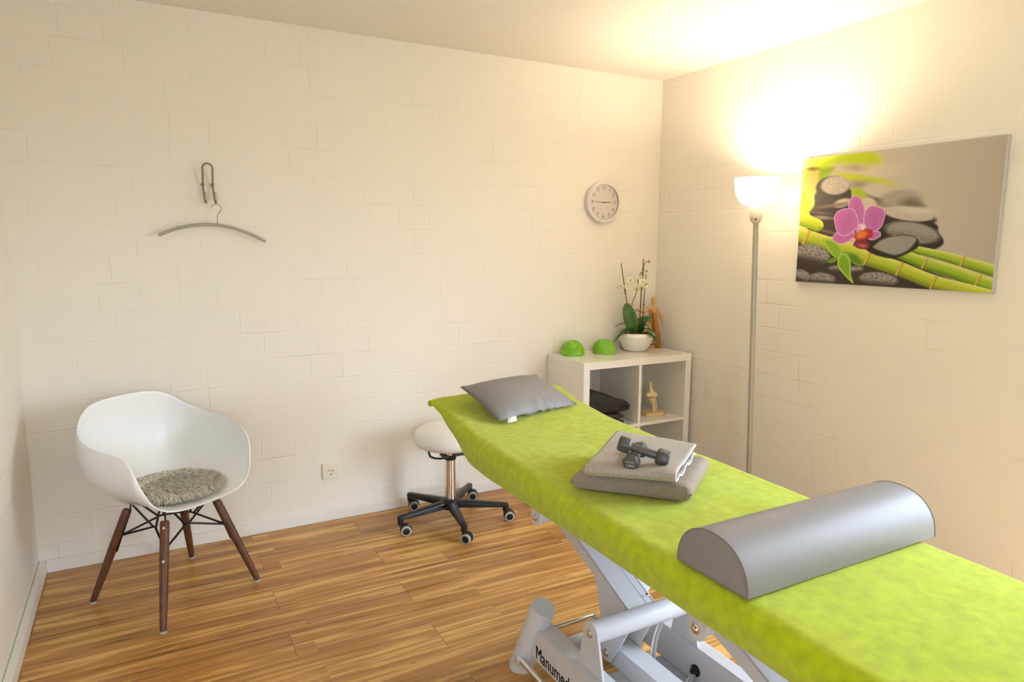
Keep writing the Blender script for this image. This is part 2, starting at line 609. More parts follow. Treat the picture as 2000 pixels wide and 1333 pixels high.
for k in range(4):
    i, j = order[k], order[(k + 1) % 4]
    for a, b in ((i, j), (j, i)):
        pa = foot[a].lerp(top[a], .72) + (CC - foot[a]).normalized() * .012
        ta, tb = top[a], top[b]
        mid = (ta + tb) / 2 * .72 + Vector((CC.x, CC.y, 0)) * .28
        mid.z = .305
        q = tb.lerp(ta, .14)
        q.z = .392
        MB().tube([pa, mid + (tb - ta) * -.02, mid + (tb - ta) * .04, q], .0042, 8).build('wire_brace', M['black_steel'], chair)

# fur pad on the seat
pad_c = ch(-.005, .015, .425)
fur = MB()
rnd = random.Random(3)
FA, FB = .158, .152
for k in range(9000):
    t, rr = rnd.random() * 2 * math.pi, math.sqrt(rnd.random())
    l, f = FA * rr * math.cos(t), FB * rr * math.sin(t)
    z = .018 + .016 * (rr ** 3)
    base = pad_c + LT * l + FW * f + Vector((0, 0, z - .012))
    n1 = noise.noise(Vector((l * 9, f * 9, 1.3))) + .25 * (rnd.random() - .5)
    n2 = noise.noise(Vector((l * 9, f * 9, 8.1))) + .25 * (rnd.random() - .5)
    dr = (LT * (.75 + n1 * 1.5) + FW * (.5 + n2 * 1.6) + (LT * math.cos(t) + FW * math.sin(t)) * .6 * rr)
    if rr > .8: dr = dr * .6 + (LT * math.cos(t) + FW * math.sin(t)) * 1.4
    dr = dr.normalized()
    ln = .034 + rnd.random() * .026
    up = Vector((0, 0, 1))
    sd = dr.cross(up).normalized() * (.0013 + rnd.random() * .0011)
    m1 = base + dr * ln * .45 + up * (.006 + .012 * rnd.random())
    tp = base + dr * ln + up * ((.004 + .010 * rnd.random()) * (1 if rr < .8 else -.3))
    fur.add([base - sd, base + sd, m1 - sd * .8, m1 + sd * .8, tp], [(0, 1, 3, 2), (2, 3, 4)])
pad = empty('seat_pad', pad_c, 'round grey shaggy fur pad lying on the white armchair seat', 'seat pad')
MB().grid(lambda i, j: pad_c + LT * (.93 * FA * i / 10 * math.cos(j * math.pi / 20)) + FW * (.93 * FB * i / 10 * math.sin(j * math.pi / 20)) + Vector((0, 0, .008 + .018 * (i / 10) ** 3)), 10, 40, wrap=True).build('pad_backing', M['fur'], pad, solid=.006)
fp = fur.build('fur', M['fur'], pad, fix=False)
fp['kind'] = 'stuff'

# ------------------------------------------------------------------ rolling stool
SC = Vector((1.312, 3.05, 0))
stool = empty('rolling_stool', SC, 'round white rolling stool with chrome column and black star base', 'stool')
MB().lathe([(.02, .398), (.150, .400), (.170, .410), (.180, .430), (.180, .448), (.172, .472), (.15, .488), (.10, .497), (.001, .499)], SC, 56).build('seat_cushion', M['leather_white'], stool)
ring = [SC + Vector((.125 * math.cos(a), .125 * math.sin(a), .374 + .010 * math.sin(3 * a))) for a in [math.pi * (1.05 + .9 * k / 24) for k in range(25)]]
ring[0].z += .02
ring[-1].z += .02
MB().tube(ring, .0055, 8).box(SC.x - .03, SC.x + .03, SC.y - .13, SC.y + .03, .380, .390).box(SC.x - .085, SC.x - .06, SC.y - .12, SC.y - .07, .377, .386).build('height_lever', M['black_plastic'], stool)
MB().lathe([(.018, .366), (.022, .378), (.022, .400)], SC, 20).build('seat_socket', M['black_plastic'], stool)
MB().lathe([(.0175, .32), (.0175, .372)], SC, 24).build('piston', M['chrome'], stool)
MB().lathe([(.028, .326), (.031, .331), (.031, .340), (.022, .345)], SC, 24).build('collar', M['black_plastic'], stool)
MB().lathe([(.027, .075), (.027, .328)], SC, 32).build('column', M['chrome'], stool)
MB().lathe([(.010, .055), (.012, .062), (.012, .075)], SC, 16).build('column_end', M['chrome'], stool)
wheels = [(1.2009, 3.279), (1.0551, 2.9969), (1.2798, 2.7758), (1.581, 2.9232), (1.5366, 3.2639)]
ends = []
hub = MB().lathe([(.040, .070), (.048, .078), (.048, .112), (.034, .124), (.028, .124)], SC, 28)
arms5 = []
offs = [(-.020, 0), (-.022, .012), (-.012, .012), (-.020, 0), (-.02, .0)]
for (wx, wy), (ox, oy) in zip(wheels, offs):
    e = Vector((wx + ox, wy + oy, 0))
    d = (e - SC)
    d.z = 0
    u = d.normalized()
    sd = Vector((-u.y, u.x, 0))
    n = 8
    vs, fs = [], []
    for k in range(n + 1):
        t = k / n
        p = SC + u * (.03 + (d.length + .010 - .03) * t)
        w = .024 - .008 * t
        zt = .116 - .020 * t
        zb = .078 + .0 * t - .002 * t
        for q in ((-w, zb), (-w, zt - .008), (-w * .6, zt), (w * .6, zt), (w, zt - .008), (w, zb)):
            vs.append(p + sd * q[0] + Vector((0, 0, q[1])))
    for k in range(n):
        for j in range(6):
            fs.append((k * 6 + j, k * 6 + (j + 1) % 6, (k + 1) * 6 + (j + 1) % 6, (k + 1) * 6 + j))
    fs += [tuple(range(6))[::-1], tuple(range(n * 6, n * 6 + 6))]
    MB().add(vs, fs).lathe([(.014, .050), (.015, .06), (.016, .092)], e, 16).build('star_arm', M['black_plastic'], stool, bevel=.003)
hub.build('star_hub', M['black_plastic'], stool)
for n_, ((wx, wy), (ox, oy)) in enumerate(zip(wheels, offs)):
    e = Vector((wx + ox, wy + oy, 0))
    ax = Vector([(-.30, -1, 0), (-.25, -1, 0), (-.85, -.65, 0), (-.3, -1, 0), (-.45, -1, 0)][n_]).normalized()
    c = Vector((wx, wy, .0245))
    tr = ax.cross(Vector((0, 0, 1)))
    if tr.dot(c - e) < 0: tr = -tr
    hood = MB()
    hood.lathe([(.024, -.0105), (.0285, -.007), (.0285, .007), (.024, .0105)], c + Vector((0, 0, .006)) - ax * -.0, 24, axis=ax)
    hood.tube([e + Vector((0, 0, .078)), e + Vector((0, 0, .052)), c + Vector((0, 0, .026))], [.009, .010, .009], 10)
    cas = hood.build('caster', M['black_plastic'], stool)
    for sgn in (1, -1):
        w = MB().lathe([(.016, .0108), (.0245, .0108), (.0245, .0205), (.0225, .0225), (.0175, .0230), (.0175, .0215)], c, 28, axis=ax * sgn, cap=False).build('wheel', M['tyre'], cas)
        MB().lathe([(.0175, .0100), (.0175, .0222), (.015, .0232), (.001, .0232)], c, 24, axis=ax * sgn).build('wheel_disc', M['black_plastic'], cas)

# ------------------------------------------------------------------ things on the back wall
oc = Vector((.784, D, .259))
outlet = empty('wall_socket', oc, 'cream square power socket low on the back wall', 'socket')
MB().box(oc.x - .0405, oc.x + .0405, D - .011, D, oc.z - .0405, oc.z + .0405).build('cover_plate', M['outlet'], outlet, bevel=.004, segs=3)
MB().lathe([(.0225, 0), (.0225, .0022), (.0195, .0026), (.0190, -.004), (.001, -.004)], (oc.x, D - .0112, oc.z), 36, axis=(0, -1, 0), cap=False).build('insert', M['outlet'], outlet)
MB().lathe([(.0024, 0), (.0024, .0012)], (oc.x - .0095, D - .0112, oc.z + .002), 12, axis=(0, -1, 0)).lathe([(.0024, 0), (.0024, .0012)], (oc.x + .0095, D - .0112, oc.z + .002), 12, axis=(0, -1, 0)).lathe([(.003, 0), (.003, .002)], (oc.x, D - .0112, oc.z - .0155), 12, axis=(0, -1, 0)).lathe([(.0018, 0), (.0018, .0012)], (oc.x, D - .0112, oc.z + .003), 12, axis=(0, -1, 0)).build('pin_holes', M['hole'], outlet)

hk = Vector((.287, D, 1.66))
hook = empty('coat_hook', hk, 'grey metal double wall hook shaped like an upturned U', 'hook')
xa, xb = .2685, .3085
u = [Vector((xa, D - .012, 1.63)), Vector((xa, D - .02, 1.66))]
u += [Vector((xa, D - .032, 1.705))]
for k in range(0, 13):
    an = math.pi - math.pi * k / 12
    u.append(Vector(((xa + xb) / 2 + .02 * math.cos(an), D - .036, 1.716 + .02 * math.sin(an))))
u += [Vector((xb, D - .032, 1.705)), Vector((xb, D - .02, 1.66)), Vector((xb, D - .012, 1.63))]
MB().tube(u, .0042, 10).build('bent_rod', M['nickel'], hook)
for x in (xa, xb):
    pr = MB().tube([(x, D - .001, 1.650), (x, D - .012, 1.640), (x + .002, D - .016, 1.60), (x + .004, D - .026, 1.575), (x + .006, D - .045, 1.566), (x + .006, D - .058, 1.580)], .0036, 10).build('prong', M['nickel'], hook)
    MB().tube([(x + .006, D - .0585, 1.578), (x + .006, D - .059, 1.612)], .0058, 12).build('cap', M['lamp_grey'], pr)
    MB().lathe([(.008, 0), (.008, .004), (.003, .006)], (x, D, 1.647), 16, axis=(0, -1, 0)).build('wall_boss', M['nickel'], hook)

hy = D - .043
hx = .3145
hang = empty('clothes_hanger', (hx, hy, 1.47), 'curved grey metal clothes hanger hanging from the right prong of the hook', 'hanger')
bar = []
for k in range(33):
    t = k / 32
    x = .082 + (.516 - .082) * t
    z = 1.479 - .060 * (2 * t - .95) ** 2 - .012 * t
    bar.append((x, hy + .010 * (2 * t - 1) ** 2, z))
MB().tube(bar, .0072, 10).build('hanger_bar', M['alu'], hang)
hkp = [(.318, hy, 1.478), (.318, hy, 1.508)]
for k in range(15):
    an = -1.05 + k / 14 * 4.0
    hkp.append((hx + .001 + .0195 * math.cos(an), hy - .002, 1.5425 + .0195 * math.sin(an) + .001))
MB().tube(smoothpath(hkp, 3), .0024, 8).build('hanger_hook', M['alu'], hang)

# wall clock: a quarter to three
kc = Vector((2.4147, D, 1.6405))
KR = .118
clock = empty('wall_clock', kc, 'round silver wall clock hanging on the back wall near the corner', 'clock')
MB().lathe([(.104, 0), (.116, .004), (KR, .016), (KR, .030), (.113, .036), (.106, .036), (.103, .031)], kc, 72, axis=(0, -1, 0), cap=False).build('rim', M['clock_case'], clock)
MB().lathe([(.105, .002), (.105, .0235), (.001, .0235)], kc, 64, axis=(0, -1, 0)).build('dial', M['clock_face'], clock)
for n_ in range(1, 13):
    a = math.pi / 2 - n_ * math.pi / 6
    text_mesh('numeral', str(n_), .031, M['ink_brown'], clock, frame(Vector((.081 * math.cos(a), -.0242, .081 * math.sin(a))), (1, 0, 0), (0, 0, 1)), .8)


def hand(name, ang, l0, l1, w, y):
    d = Vector((math.cos(ang), 0, math.sin(ang)))
    n = Vector((-d.z, 0, d.x))
    q = [kc + Vector((0, y, 0)) + d * l0 - n * w, kc + Vector((0, y, 0)) + d * l0 + n * w, kc + Vector((0, y, 0)) + d * l1 + n * w * .5, kc + Vector((0, y, 0)) + d * l1 - n * w * .5]
    MB().add(q + [p + Vector((0, -.0008, 0)) for p in q], [(0, 1, 2, 3), (7, 6, 5, 4), (0, 4, 5, 1), (1, 5, 6, 2), (2, 6, 7, 3), (3, 7, 4, 0)]).build(name, M['ink_brown'], clock)


hand('hour_hand', math.radians(5), -.014, .060, .0028, -.0255)
hand('minute_hand', math.radians(177), -.014, .074, .0022, -.0268)
hand('second_hand', math.radians(-5), -.02, .078, .0008, -.0282)
MB().lathe([(.004, .0235), (.004, .0305)], kc, 16, axis=(0, -1, 0)).build('hand_pin', M['ink_brown'], clock)
gm = mat('clock_glass', (1, 1, 1, 1), .03, spec=.5)
nt = gm.node_tree
tr = nt.nodes.new('ShaderNodeBsdfTransparent')
gl = nt.nodes.new('ShaderNodeBsdfGlossy')
gl.inputs['Roughness'].default_value = .04
fr = nt.nodes.new('ShaderNodeFresnel')
fr.inputs[0].default_value = 1.5
ms = nt.nodes.new('ShaderNodeMixShader')
nt.links.new(fr.outputs[0], ms.inputs[0])
nt.links.new(tr.outputs[0], ms.inputs[1])
nt.links.new(gl.outputs[0], ms.inputs[2])
nt.links.new(ms.outputs[0], nt.nodes['Material Output'].inputs[0])
MB().lathe([(.104, .0315), (.08, .0335), (.04, .0350), (.001, .0355)], kc, 48, axis=(0, -1, 0), cap=False).build('cover_glass', gm, clock)

# ------------------------------------------------------------------ shelf unit and what stands on it
X0, X1, Y0, Y1, T = 2.060, 2.822, 2.974, 3.344, .765
P_ = .040
shelf = empty('shelf_unit', ((X0 + X1) / 2, Y0, 0), 'white lacquered cube shelf unit standing in the back right corner', 'shelf')
MB().box(X0, X1, Y0, Y1, T - .040, T).build('top_panel', M['shelf'], shelf, bevel=.0015)
MB().box(X0, X1, Y0, Y1, 0, .040).build('bottom_panel', M['shelf'], shelf, bevel=.0015)
MB().box(X0, X0 + P_, Y0, Y1, .040, T - .040).build('side_panel', M['shelf'], shelf, bevel=.0015)
sr = MB().box(X1 - P_, X1, Y0, Y1, .040, T - .040).build('side_panel', M['shelf'], shelf, bevel=.0015)
xm = 2.447
MB().box(xm - .009, xm + .009, Y0 + .001, Y1, .040, T - .040).build('divider', M['shelf'], shelf, bevel=.001)
for a, b in ((X0 + P_, xm - .009), (xm + .009, X1 - P_)):
    MB().box(a, b, Y0 + .001, Y1, .371, .389).build('shelf_board', M['shelf'], shelf, bevel=.001)
for z in (.69, .66):
    MB().lathe([(.003, 0), (.003, .0008)], (X1 - P_, Y0 + .035, z), 10, axis=(-1, 0, 0)).build('peg_hole', M['hole'], sr)


def massage_dome(cx, cy, label):
    t = empty('balance_dome', (cx, cy, T), label, 'massage dome', 'green domes on the shelf unit')
    RD = .0675
    n, m_ = 176, 28

    def f(i, j):
        ph = (1 - i / m_) * math.pi / 2
        an = 2 * math.pi * j / n
        k = math.sin(44 * (an * .5 + 1.0 * (i / m_) ** 1.1) * 1.0)
        r_ = RD * (1 + .034 * k * min(1, (i / m_) * 4) * min(1, (m_ - i) / 3))
        return (cx + r_ * math.cos(an) * math.cos(math.pi / 2 - ph), cy + r_ * math.sin(an) * math.cos(math.pi / 2 - ph), T + .014 + .075 / RD * r_ * math.sin(math.pi / 2 - ph)) if False else \
               (cx + r_ * math.sin(math.pi / 2 * i / m_) * math.cos(an), cy + r_ * math.sin(math.pi / 2 * i / m_) * math.sin(an), T + .012 + .070 / RD * r_ * math.cos(math.pi / 2 * i / m_))
    MB().grid(f, m_, n, wrap=True).build('ribbed_dome', M['dome'], t)
    MB().lathe([(.060, 0), (.066, .0005), (.0695, .004), (.0695, .009), (.066, .0125)], (cx, cy, T), 60).build('base_rim', M['dome'], t)


massage_dome(2.176, 3.262, 'bright green ribbed half ball on the shelf unit, farther from the orchid')
massage_dome(2.372, 3.225, 'bright green ribbed half ball on the shelf unit, next to the orchid pot')

# orchid
PC = Vector((2.603, 3.222, T))
orchid = empty('potted_orchid', PC, 'orchid with pale flowers in a round white pot on the shelf unit', 'plant')
MB().lathe([(.05, 0), (.066, .002), (.074, .010), (.110, .082), (.112, .092), (.106, .106), (.100, .110), (.095, .106), (.097, .09), (.001, .088)], PC, 64, cap=False).build('pot', M['ceramic'], orchid)
bk = MB()
rnd = random.Random(11)
for k in range(70):
    a, r_ = rnd.random() * 6.28, .088 * math.sqrt(rnd.random())
    bk.ball(PC + Vector((r_ * math.cos(a), r_ * math.sin(a), .093 + rnd.random() * .018)), .012, .009, .006, 6, axis=(rnd.random() - .5, rnd.random() - .5, rnd.random()))
b_ = bk.build('bark_chips', M['bark'], orchid)
b_['kind'] = 'stuff'


def leaf(pts, w, up=(0, 0, 1), prof=None, name='leaf', m='leaf', par=None, cup=.25):
    path = smoothpath(pts, 6)
    n = len(path)
    up = Vector(up)

    def f(i, j):
        t = i / (n - 1)
        p = path[i]
        d = (path[min(i + 1, n - 1)] - path[max(i - 1, 0)]).normalized()
        s_ = d.cross(up)
        s_ = s_.normalized() if s_.length > 1e-5 else Vector((1, 0, 0))
        nn = s_.cross(d)
        ww = w * (math.sin(math.pi * min(1, (t * .9 + .1))) ** .65 if prof is None else prof(t)) + .0004
        v = (j - 3) / 3
        return p + s_ * ww * v + nn * ww * cup * abs(v)
    return MB().grid(f, n - 1, 6).build(name, M[m], par or orchid, solid=.0012)


# view plane directions: u runs to the right in the photo, v towards the camera
UX, VY = Vector((.84, -.54, 0)), Vector((-.5, -.86, 0))


def pl(u_, v_, z):
    return PC + UX * u_ + VY * v_ + Vector((0, 0, z))


VW = tuple(VY)
leaf([pl(-.005, 0, .11), pl(-.03, .01, .17), pl(-.05, .01, .235), pl(-.063, 0, .285)], .040, VW)
leaf([pl(.0, -.01, .11), pl(.025, -.01, .155), pl(.065, -.005, .185), pl(.098, 0, .19)], .036, (0.3, -.6, .8))
leaf([pl(-.01, .03, .10), pl(-.05, .06, .130), pl(-.10, .09, .105), pl(-.145, .11, .055)], .020, (0, 0, 1))
leaf([pl(-.01, .01, .10), pl(-.04, .04, .135), pl(-.08, .06, .125), pl(-.115, .07, .10)], .018, (0, 0, 1))
leaf([pl(-.02, -.01, .12), pl(-.05, -.01, .155), pl(-.09, -.005, .155), pl(-.125, 0, .135)], .016, (0, 0, 1))
leaf([pl(.02, .02, .10), pl(.05, .05, .135), pl(.09, .07, .115), pl(.13, .09, .07)], .022, (0, 0, 1))
leaf([pl(.02, .03, .105), pl(.06, .08, .115), pl(.095, .10, .08), pl(.115, .11, .045)], .018, (0, 0, 1))
leaf([pl(.02, -.01, .12), pl(.05, 0, .150), pl(.08, 0, .15)], .014, (0, 0, 1))
MB().tube([pl(-.02, 0, .11), pl(-.055, .0, .26), pl(-.100, 0, .522)], [.0028, .0028, .0022], 8).build('support_stick', M['stick'], orchid)
MB().tube([pl(.02, 0, .11), pl(.023, 0, .30), pl(.031, 0, .548)], [.0032, .0032, .0026], 8).build('support_stick', M['stick'], orchid)
MB().tube([pl(.036, 0, .10), pl(.040, 0, .28), pl(.049, 0, .46)], [.0026, .0026, .0022], 8).build('support_stick', M['stick'], orchid)
MB().tube(smoothpath([pl(-.005, 0, .11), pl(-.02, 0, .21), pl(-.028, 0, .28), pl(-.010, 0, .33), pl(.002, 0, .39), pl(.006, 0, .44), pl(.022, 0, .47)]), .0024, 8).build('flower_stem', M['stem'], orchid)
MB().tube(smoothpath([pl(-.05, .004, .22), pl(-.075, .004, .36), pl(-.10, .006, .385), pl(-.118, .006, .387)]), .0018, 8).build('flower_stem', M['stem'], orchid)
MB().tube(smoothpath([pl(.033, .004, .42), pl(.034, .004, .50), pl(.045, .004, .530), pl(.06, .004, .533)]), .0016, 8).build('flower_stem', M['stem'], orchid)
for p in ((-.07, .36), (-.07, .345), (.03, .49), (.041, .275)):
    MB().ball(pl(p[0], .003, p[1]), .006, .006, .004, 8).build('plant_clip', M['stick'], orchid)


def flower(c, r_, tilt):
    t = MB()
    ax = Vector(VY + Vector((0, 0, tilt))).normalized()
    q = Vector((0, 0, 1)).rotation_difference(ax)
    spin = rnd.random() * 1.2 - .6
    for k in range(5):
        an = math.pi / 2 + k * 2 * math.pi / 5 + spin
        d = (q @ Vector((math.cos(an), math.sin(an), rnd.random() * .9 - .25))).normalized() * (.75 + .3 * rnd.random())
        s_ = q @ Vector((-math.sin(an), math.cos(an), 0))
        wd = .62 if k in (1, 4) else .36
        pts, fs = [c], []
        for i in range(1, 6):
            w_ = r_ * wd * math.sin(math.pi * i / 6.2)
            pts += [c + d * r_ * i / 5 - s_ * w_, c + d * r_ * i / 5 + s_ * w_]
        fs = [(0, 1, 2)] + [(2 * i - 1, 2 * i + 1, 2 * i + 2, 2 * i) for i in range(1, 5)]
        t.add(pts, fs)
    fl = t.build('flower', M['petal'], orchid, solid=.001)
    MB().ball(c + ax * .003, r_ * .15, r_ * .15, r_ * .2, 8, axis=ax).build('flower_lip', M['lip'], fl)


for c, r_, tl in ((pl(.048, .012, .395), .030, .1), (pl(.028, .016, .41), .026, .5), (pl(.012, .01, .44), .020, -.3), (pl(-.012, .01, .385), .020, -.4), (pl(-.115, .012, .375), .016, .2), (pl(-.045, .0, .42), .026, .1), (pl(-.075, .0, .375), .020, 0), (pl(.040, .0, .375), .022, -.2)):
    flower(c, r_, tl)
for c in (pl(.064, .004, .533), pl(.050, .004, .476), pl(-.005, .008, .365)):
    MB().ball(c, .008, .006, .009, 10).build('bud', M['bud'], orchid)

# jointed wooden figure
WC = Vector((2.765, 3.27, T))
fig = empty('jointed_figure', WC, 'small wooden jointed artist figure with arms spread standing behind the orchid', 'figurine')


def wp(x, z, y=0):
    return WC + Vector((x, y, z))


MB().lathe([(.030, 0), (.032, .003), (.032, .012), (.028, .016)], WC, 32).build('plinth', M['figure_wood'], fig)
MB().tube([wp(0, .016, .02), wp(0, .17, .02)], .002, 8).build('support_rod', M['nickel'], fig)
MB().lathe([(.003, -.026), (.012, -.020), (.016, -.004), (.017, .008), (.013, .022), (.004, .028)], wp(.008, .288), 20, axis=(.08, 0, 1)).build('head', M['figure_wood'], fig)
MB().tube([wp(.004, .252), wp(.006, .266)], .006, 10).build('neck', M['figure_wood'], fig)
MB().lathe([(.010, -.034), (.018, -.028), (.022, -.004), (.027, .016), (.020, .030), (.008, .034)], wp(0, .222), 20).build('chest', M['figure_wood'], fig)
MB().lathe([(.012, -.022), (.021, -.014), (.022, .004), (.018, .016)], wp(-.002, .168), 20).build('pelvis', M['figure_wood'], fig)
MB().ball(wp(-.001, .188), .012).build('waist_joint', M['figure_wood'], fig)
for sgn, el, ha in ((-1, (-.075, .222), (-.130, .238)), (1, (.052, .212), (.062, .170))):
    sh = wp(sgn * .028, .246)
    e = wp(el[0], el[1], -.008)
    h = wp(ha[0], ha[1], -.02)
    MB().ball(sh, .009).build('shoulder_joint', M['figure_wood'], fig)
    MB().tube([sh, sh.lerp(e, .3), e], [.007, .0095, .007], 12).build('upper_arm', M['figure_wood'], fig)
    MB().tube([e, e.lerp(h, .3), h], [.006, .008, .005], 12).build('forearm', M['figure_wood'], fig)
    MB().ball(h + (h - e).normalized() * .012, .008, .005, .016, 10, axis=(h - e)).build('hand', M['figure_wood'], fig)
    k_ = wp(sgn * .017, .082, -.006)
    hp = wp(sgn * .013, .155)
    ft = wp(sgn * .018, .026)
    MB().tube([hp, hp.lerp(k_, .35), k_], [.009, .0125, .008], 12).build('thigh', M['figure_wood'], fig)
    MB().tube([k_, k_.lerp(ft, .3), ft], [.008, .0095, .006], 12).build('shin', M['figure_wood'], fig)
    MB().ball(ft + Vector((0, -.008, -.004)), .008, .018, .0065, 12).build('foot', M['figure_wood'], fig)
st = MB()
st.tube([(2.785, 3.222, T), (2.772, 3.224, T + .08), (2.748, 3.230, T + .212), (2.7465, 3.230, T + .220)], [.0165, .0165, .0155, .009], 16)
tag(st.build('wooden_stick', M['stick_wood'], at=(2.78, 3.23, T)), 'short thick orange-brown wooden stick standing beside the jointed figure', 'stick')

# knee joint model in the right compartment
KC = Vector((2.655, 3.10, .389))
knee = empty('knee_model', KC, 'cream anatomical knee joint model in the right compartment of the shelf unit', 'anatomical model')
MB().prism([(KC.x - .075, KC.y - .03), (KC.x + .035, KC.y - .055), (KC.x + .085, KC.y - .015), (KC.x + .08, KC.y + .045), (KC.x - .06, KC.y + .045)], 2, KC.z, KC.z + .018).build('plinth', M['bone_base'], knee, bevel=.003)
tb = lambda x, z, y=0: KC + Vector((x, y, z))
MB().tube(smoothpath([tb(.0, .018), tb(.002, .04), tb(-.006, .075), tb(-.016, .098), tb(-.018, .108)], 4), [.012] * 4 + [.011, .011, .012, .013] + [.016, .019, .023, .026] + [.028, .030, .030, .026] + [.018], 18, flat=.8).build('tibia', M['bone'], knee)
MB().tube(smoothpath([tb(-.022, .112), tb(-.022, .128), tb(-.026, .160), tb(-.034, .205)], 5), [.020, .026, .030, .031, .030] + [.029, .027, .024, .020, .016] + [.014, .0125, .0115, .011, .0105] + [.010], 18, flat=.8).ball(tb(-.004, .124, -.006), .020, .022, .017, 14).ball(tb(-.044, .124, -.004), .019, .022, .015, 14).build('femur', M['bone'], knee)
MB().tube(smoothpath([tb(.018, .018), tb(.022, .05), tb(.014, .092)], 4), .0045, 10).build('fibula', M['bone'], knee)


# folded black cloths in the left compartment
def folded(name, m, label, cat, x0, x1, y0, y1, zb, th, seed, xslope=0, group=None):
    def f(i, j):
        a = 2 * math.pi * j / 40
        # rounded-rectangle section in (x, z), marched along y
        cx, cz = (x0 + x1) / 2, zb + th / 2
        sx = math.copysign(abs(math.cos(a)) ** .35, math.cos(a))
        sz = math.copysign(abs(math.sin(a)) ** .6, math.sin(a))
        e = [0, .75, .93, 1, 1, 1, 1, 1, 1, 1, .93, .75, 0][i]
        x = cx + (x1 - x0) / 2 * sx * (1 if 0 < i < 12 else .9)
        tt = (x - x0) / (x1 - x0)
        y = y0 + (y1 - y0) * [0, .005, .03, .1, .2, .35, .5, .65, .8, .9, .97, .995, 1][i]
        h_ = th * (1 + xslope * tt) if xslope else th
        z = zb + h_ / 2 + h_ / 2 * sz * e + (.010 * noise.noise(Vector((x * 18 + seed, y * 18, 0))) if sz > .3 else 0)
        return (x, y + .006 * noise.noise(Vector((x * 25, z * 30, seed))), max(z, zb))
    return tag(MB().grid(f, 12, 40, wrap=True).build(name, m, at=((x0 + x1) / 2, (y0 + y1) / 2, zb), subsurf=1), label, cat, group)


folded('folded_cloth', M['dark_cloth'], 'small charcoal folded cloth at the bottom of the pile in the shelf unit', 'cloth', 2.115, 2.352, 2.985, 3.25, .3895, .030, 1.2)
folded('folded_cloth', M['dark_cloth'], 'small charcoal folded cloth in the middle of the pile in the shelf unit', 'cloth', 2.115, 2.350, 2.985, 3.25, .4275, .028, 5.2)
folded('folded_blanket', M['black_cloth'], 'black folded blanket on top of the pile in the shelf unit', 'blanket', 2.104, 2.385, 2.980, 3.28, .4640, .150, 3.3, xslope=-.62)

# ------------------------------------------------------------------ floor lamp
LX, LY = 2.63, 2.377
lamp = empty('floor_lamp', (LX, 2.322, 0), 'slim grey uplighter floor lamp with a lit white bowl shade by the right wall', 'lamp')
MB().lathe([(.128, 0), (.130, .004), (.128, .012), (.06, .018), (.014, .022), (.012, .04)], (LX, 2.322, 0), 48).build('base', M['lamp_grey'], lamp)
MB().tube([(LX, 2.322, .02), (LX, LY - .001, 1.52)], .0125, 18).build('pole', M['lamp_grey'], lamp)
sk = MB().lathe([(.013, 1.503), (.022, 1.510), (.029, 1.525), (.031, 1.545), (.031, 1.585)], (LX, LY, 0), 28).build('bulb_socket', M['lamp_white'], lamp)
dd = (Vector((0, 0, 0)) - Vector((LX, LY, 0))).normalized()
MB().lathe([(.0045, 0), (.0045, .006), (.003, .008)], Vector((LX, LY, 1.522)) + dd * .026, 12, axis=dd).build('switch', M['hole'], sk)
sm_ = bpy.data.materials.new('opal_shade')
sm_.use_nodes = True
nt = sm_.node_tree
b = nt.nodes['Principled BSDF']
b.inputs['Base Color'].default_value = (.95, .93, .88, 1)
b.inputs['Roughness'].default_value = .4
tl = nt.nodes.new('ShaderNodeBsdfTranslucent')
tl.inputs[0].default_value = (1, .95, .86, 1)
ms = nt.nodes.new('ShaderNodeMixShader')
ms.inputs[0].default_value = .55
em = nt.nodes.new('ShaderNodeEmission')
em.inputs[0].default_value = (1, .86, .62, 1)
em.inputs[1].default_value = 1.2
ad = nt.nodes.new('ShaderNodeAddShader')
nt.links.new(b.outputs[0], ms.inputs[1])
nt.links.new(tl.outputs[0], ms.inputs[2])
nt.links.new(ms.outputs[0], ad.inputs[0])
nt.links.new(em.outputs[0], ad.inputs[1])
nt.links.new(ad.outputs[0], nt.nodes['Material Output'].inputs[0])
MB().lathe([(.020, 1.583), (.050, 1.588), (.076, 1.606), (.093, 1.635), (.102, 1.67), (.107, 1.716)], (LX, LY, 0), 48, cap=False).build('shade', sm_, lamp, solid=.003)
bm_ = bpy.data.materials.new('lit_bulb')
bm_.use_nodes = True
b = bm_.node_tree.nodes['Principled BSDF']
b.inputs['Emission Color'].default_value = LAMP_COL + (1,)
b.inputs['Emission Strength'].default_value = LAMP_E
MB().lathe([(.012, 1.585), (.014, 1.605), (.024, 1.63), (.0295, 1.65), (.028, 1.665), (.018, 1.679), (.001, 1.684)], (LX, LY, 0), 24).build('bulb', bm_, lamp)

# ------------------------------------------------------------------ canvas print on the right wall
PY0, PY1, PZ0, PZ1, PT = 2.287, 1.400, 1.2225, 1.809, .022
pic = empty('canvas_print', (R, (PY0 + PY1) / 2, PZ0), 'large canvas print of a pink orchid, black stones and bamboo on the right wall', 'picture')
MB().box(R - PT, R - .001, PY1, PY0, PZ0, PZ1).build('stretched_canvas', M['canvas_edge'], pic, bevel=.003)


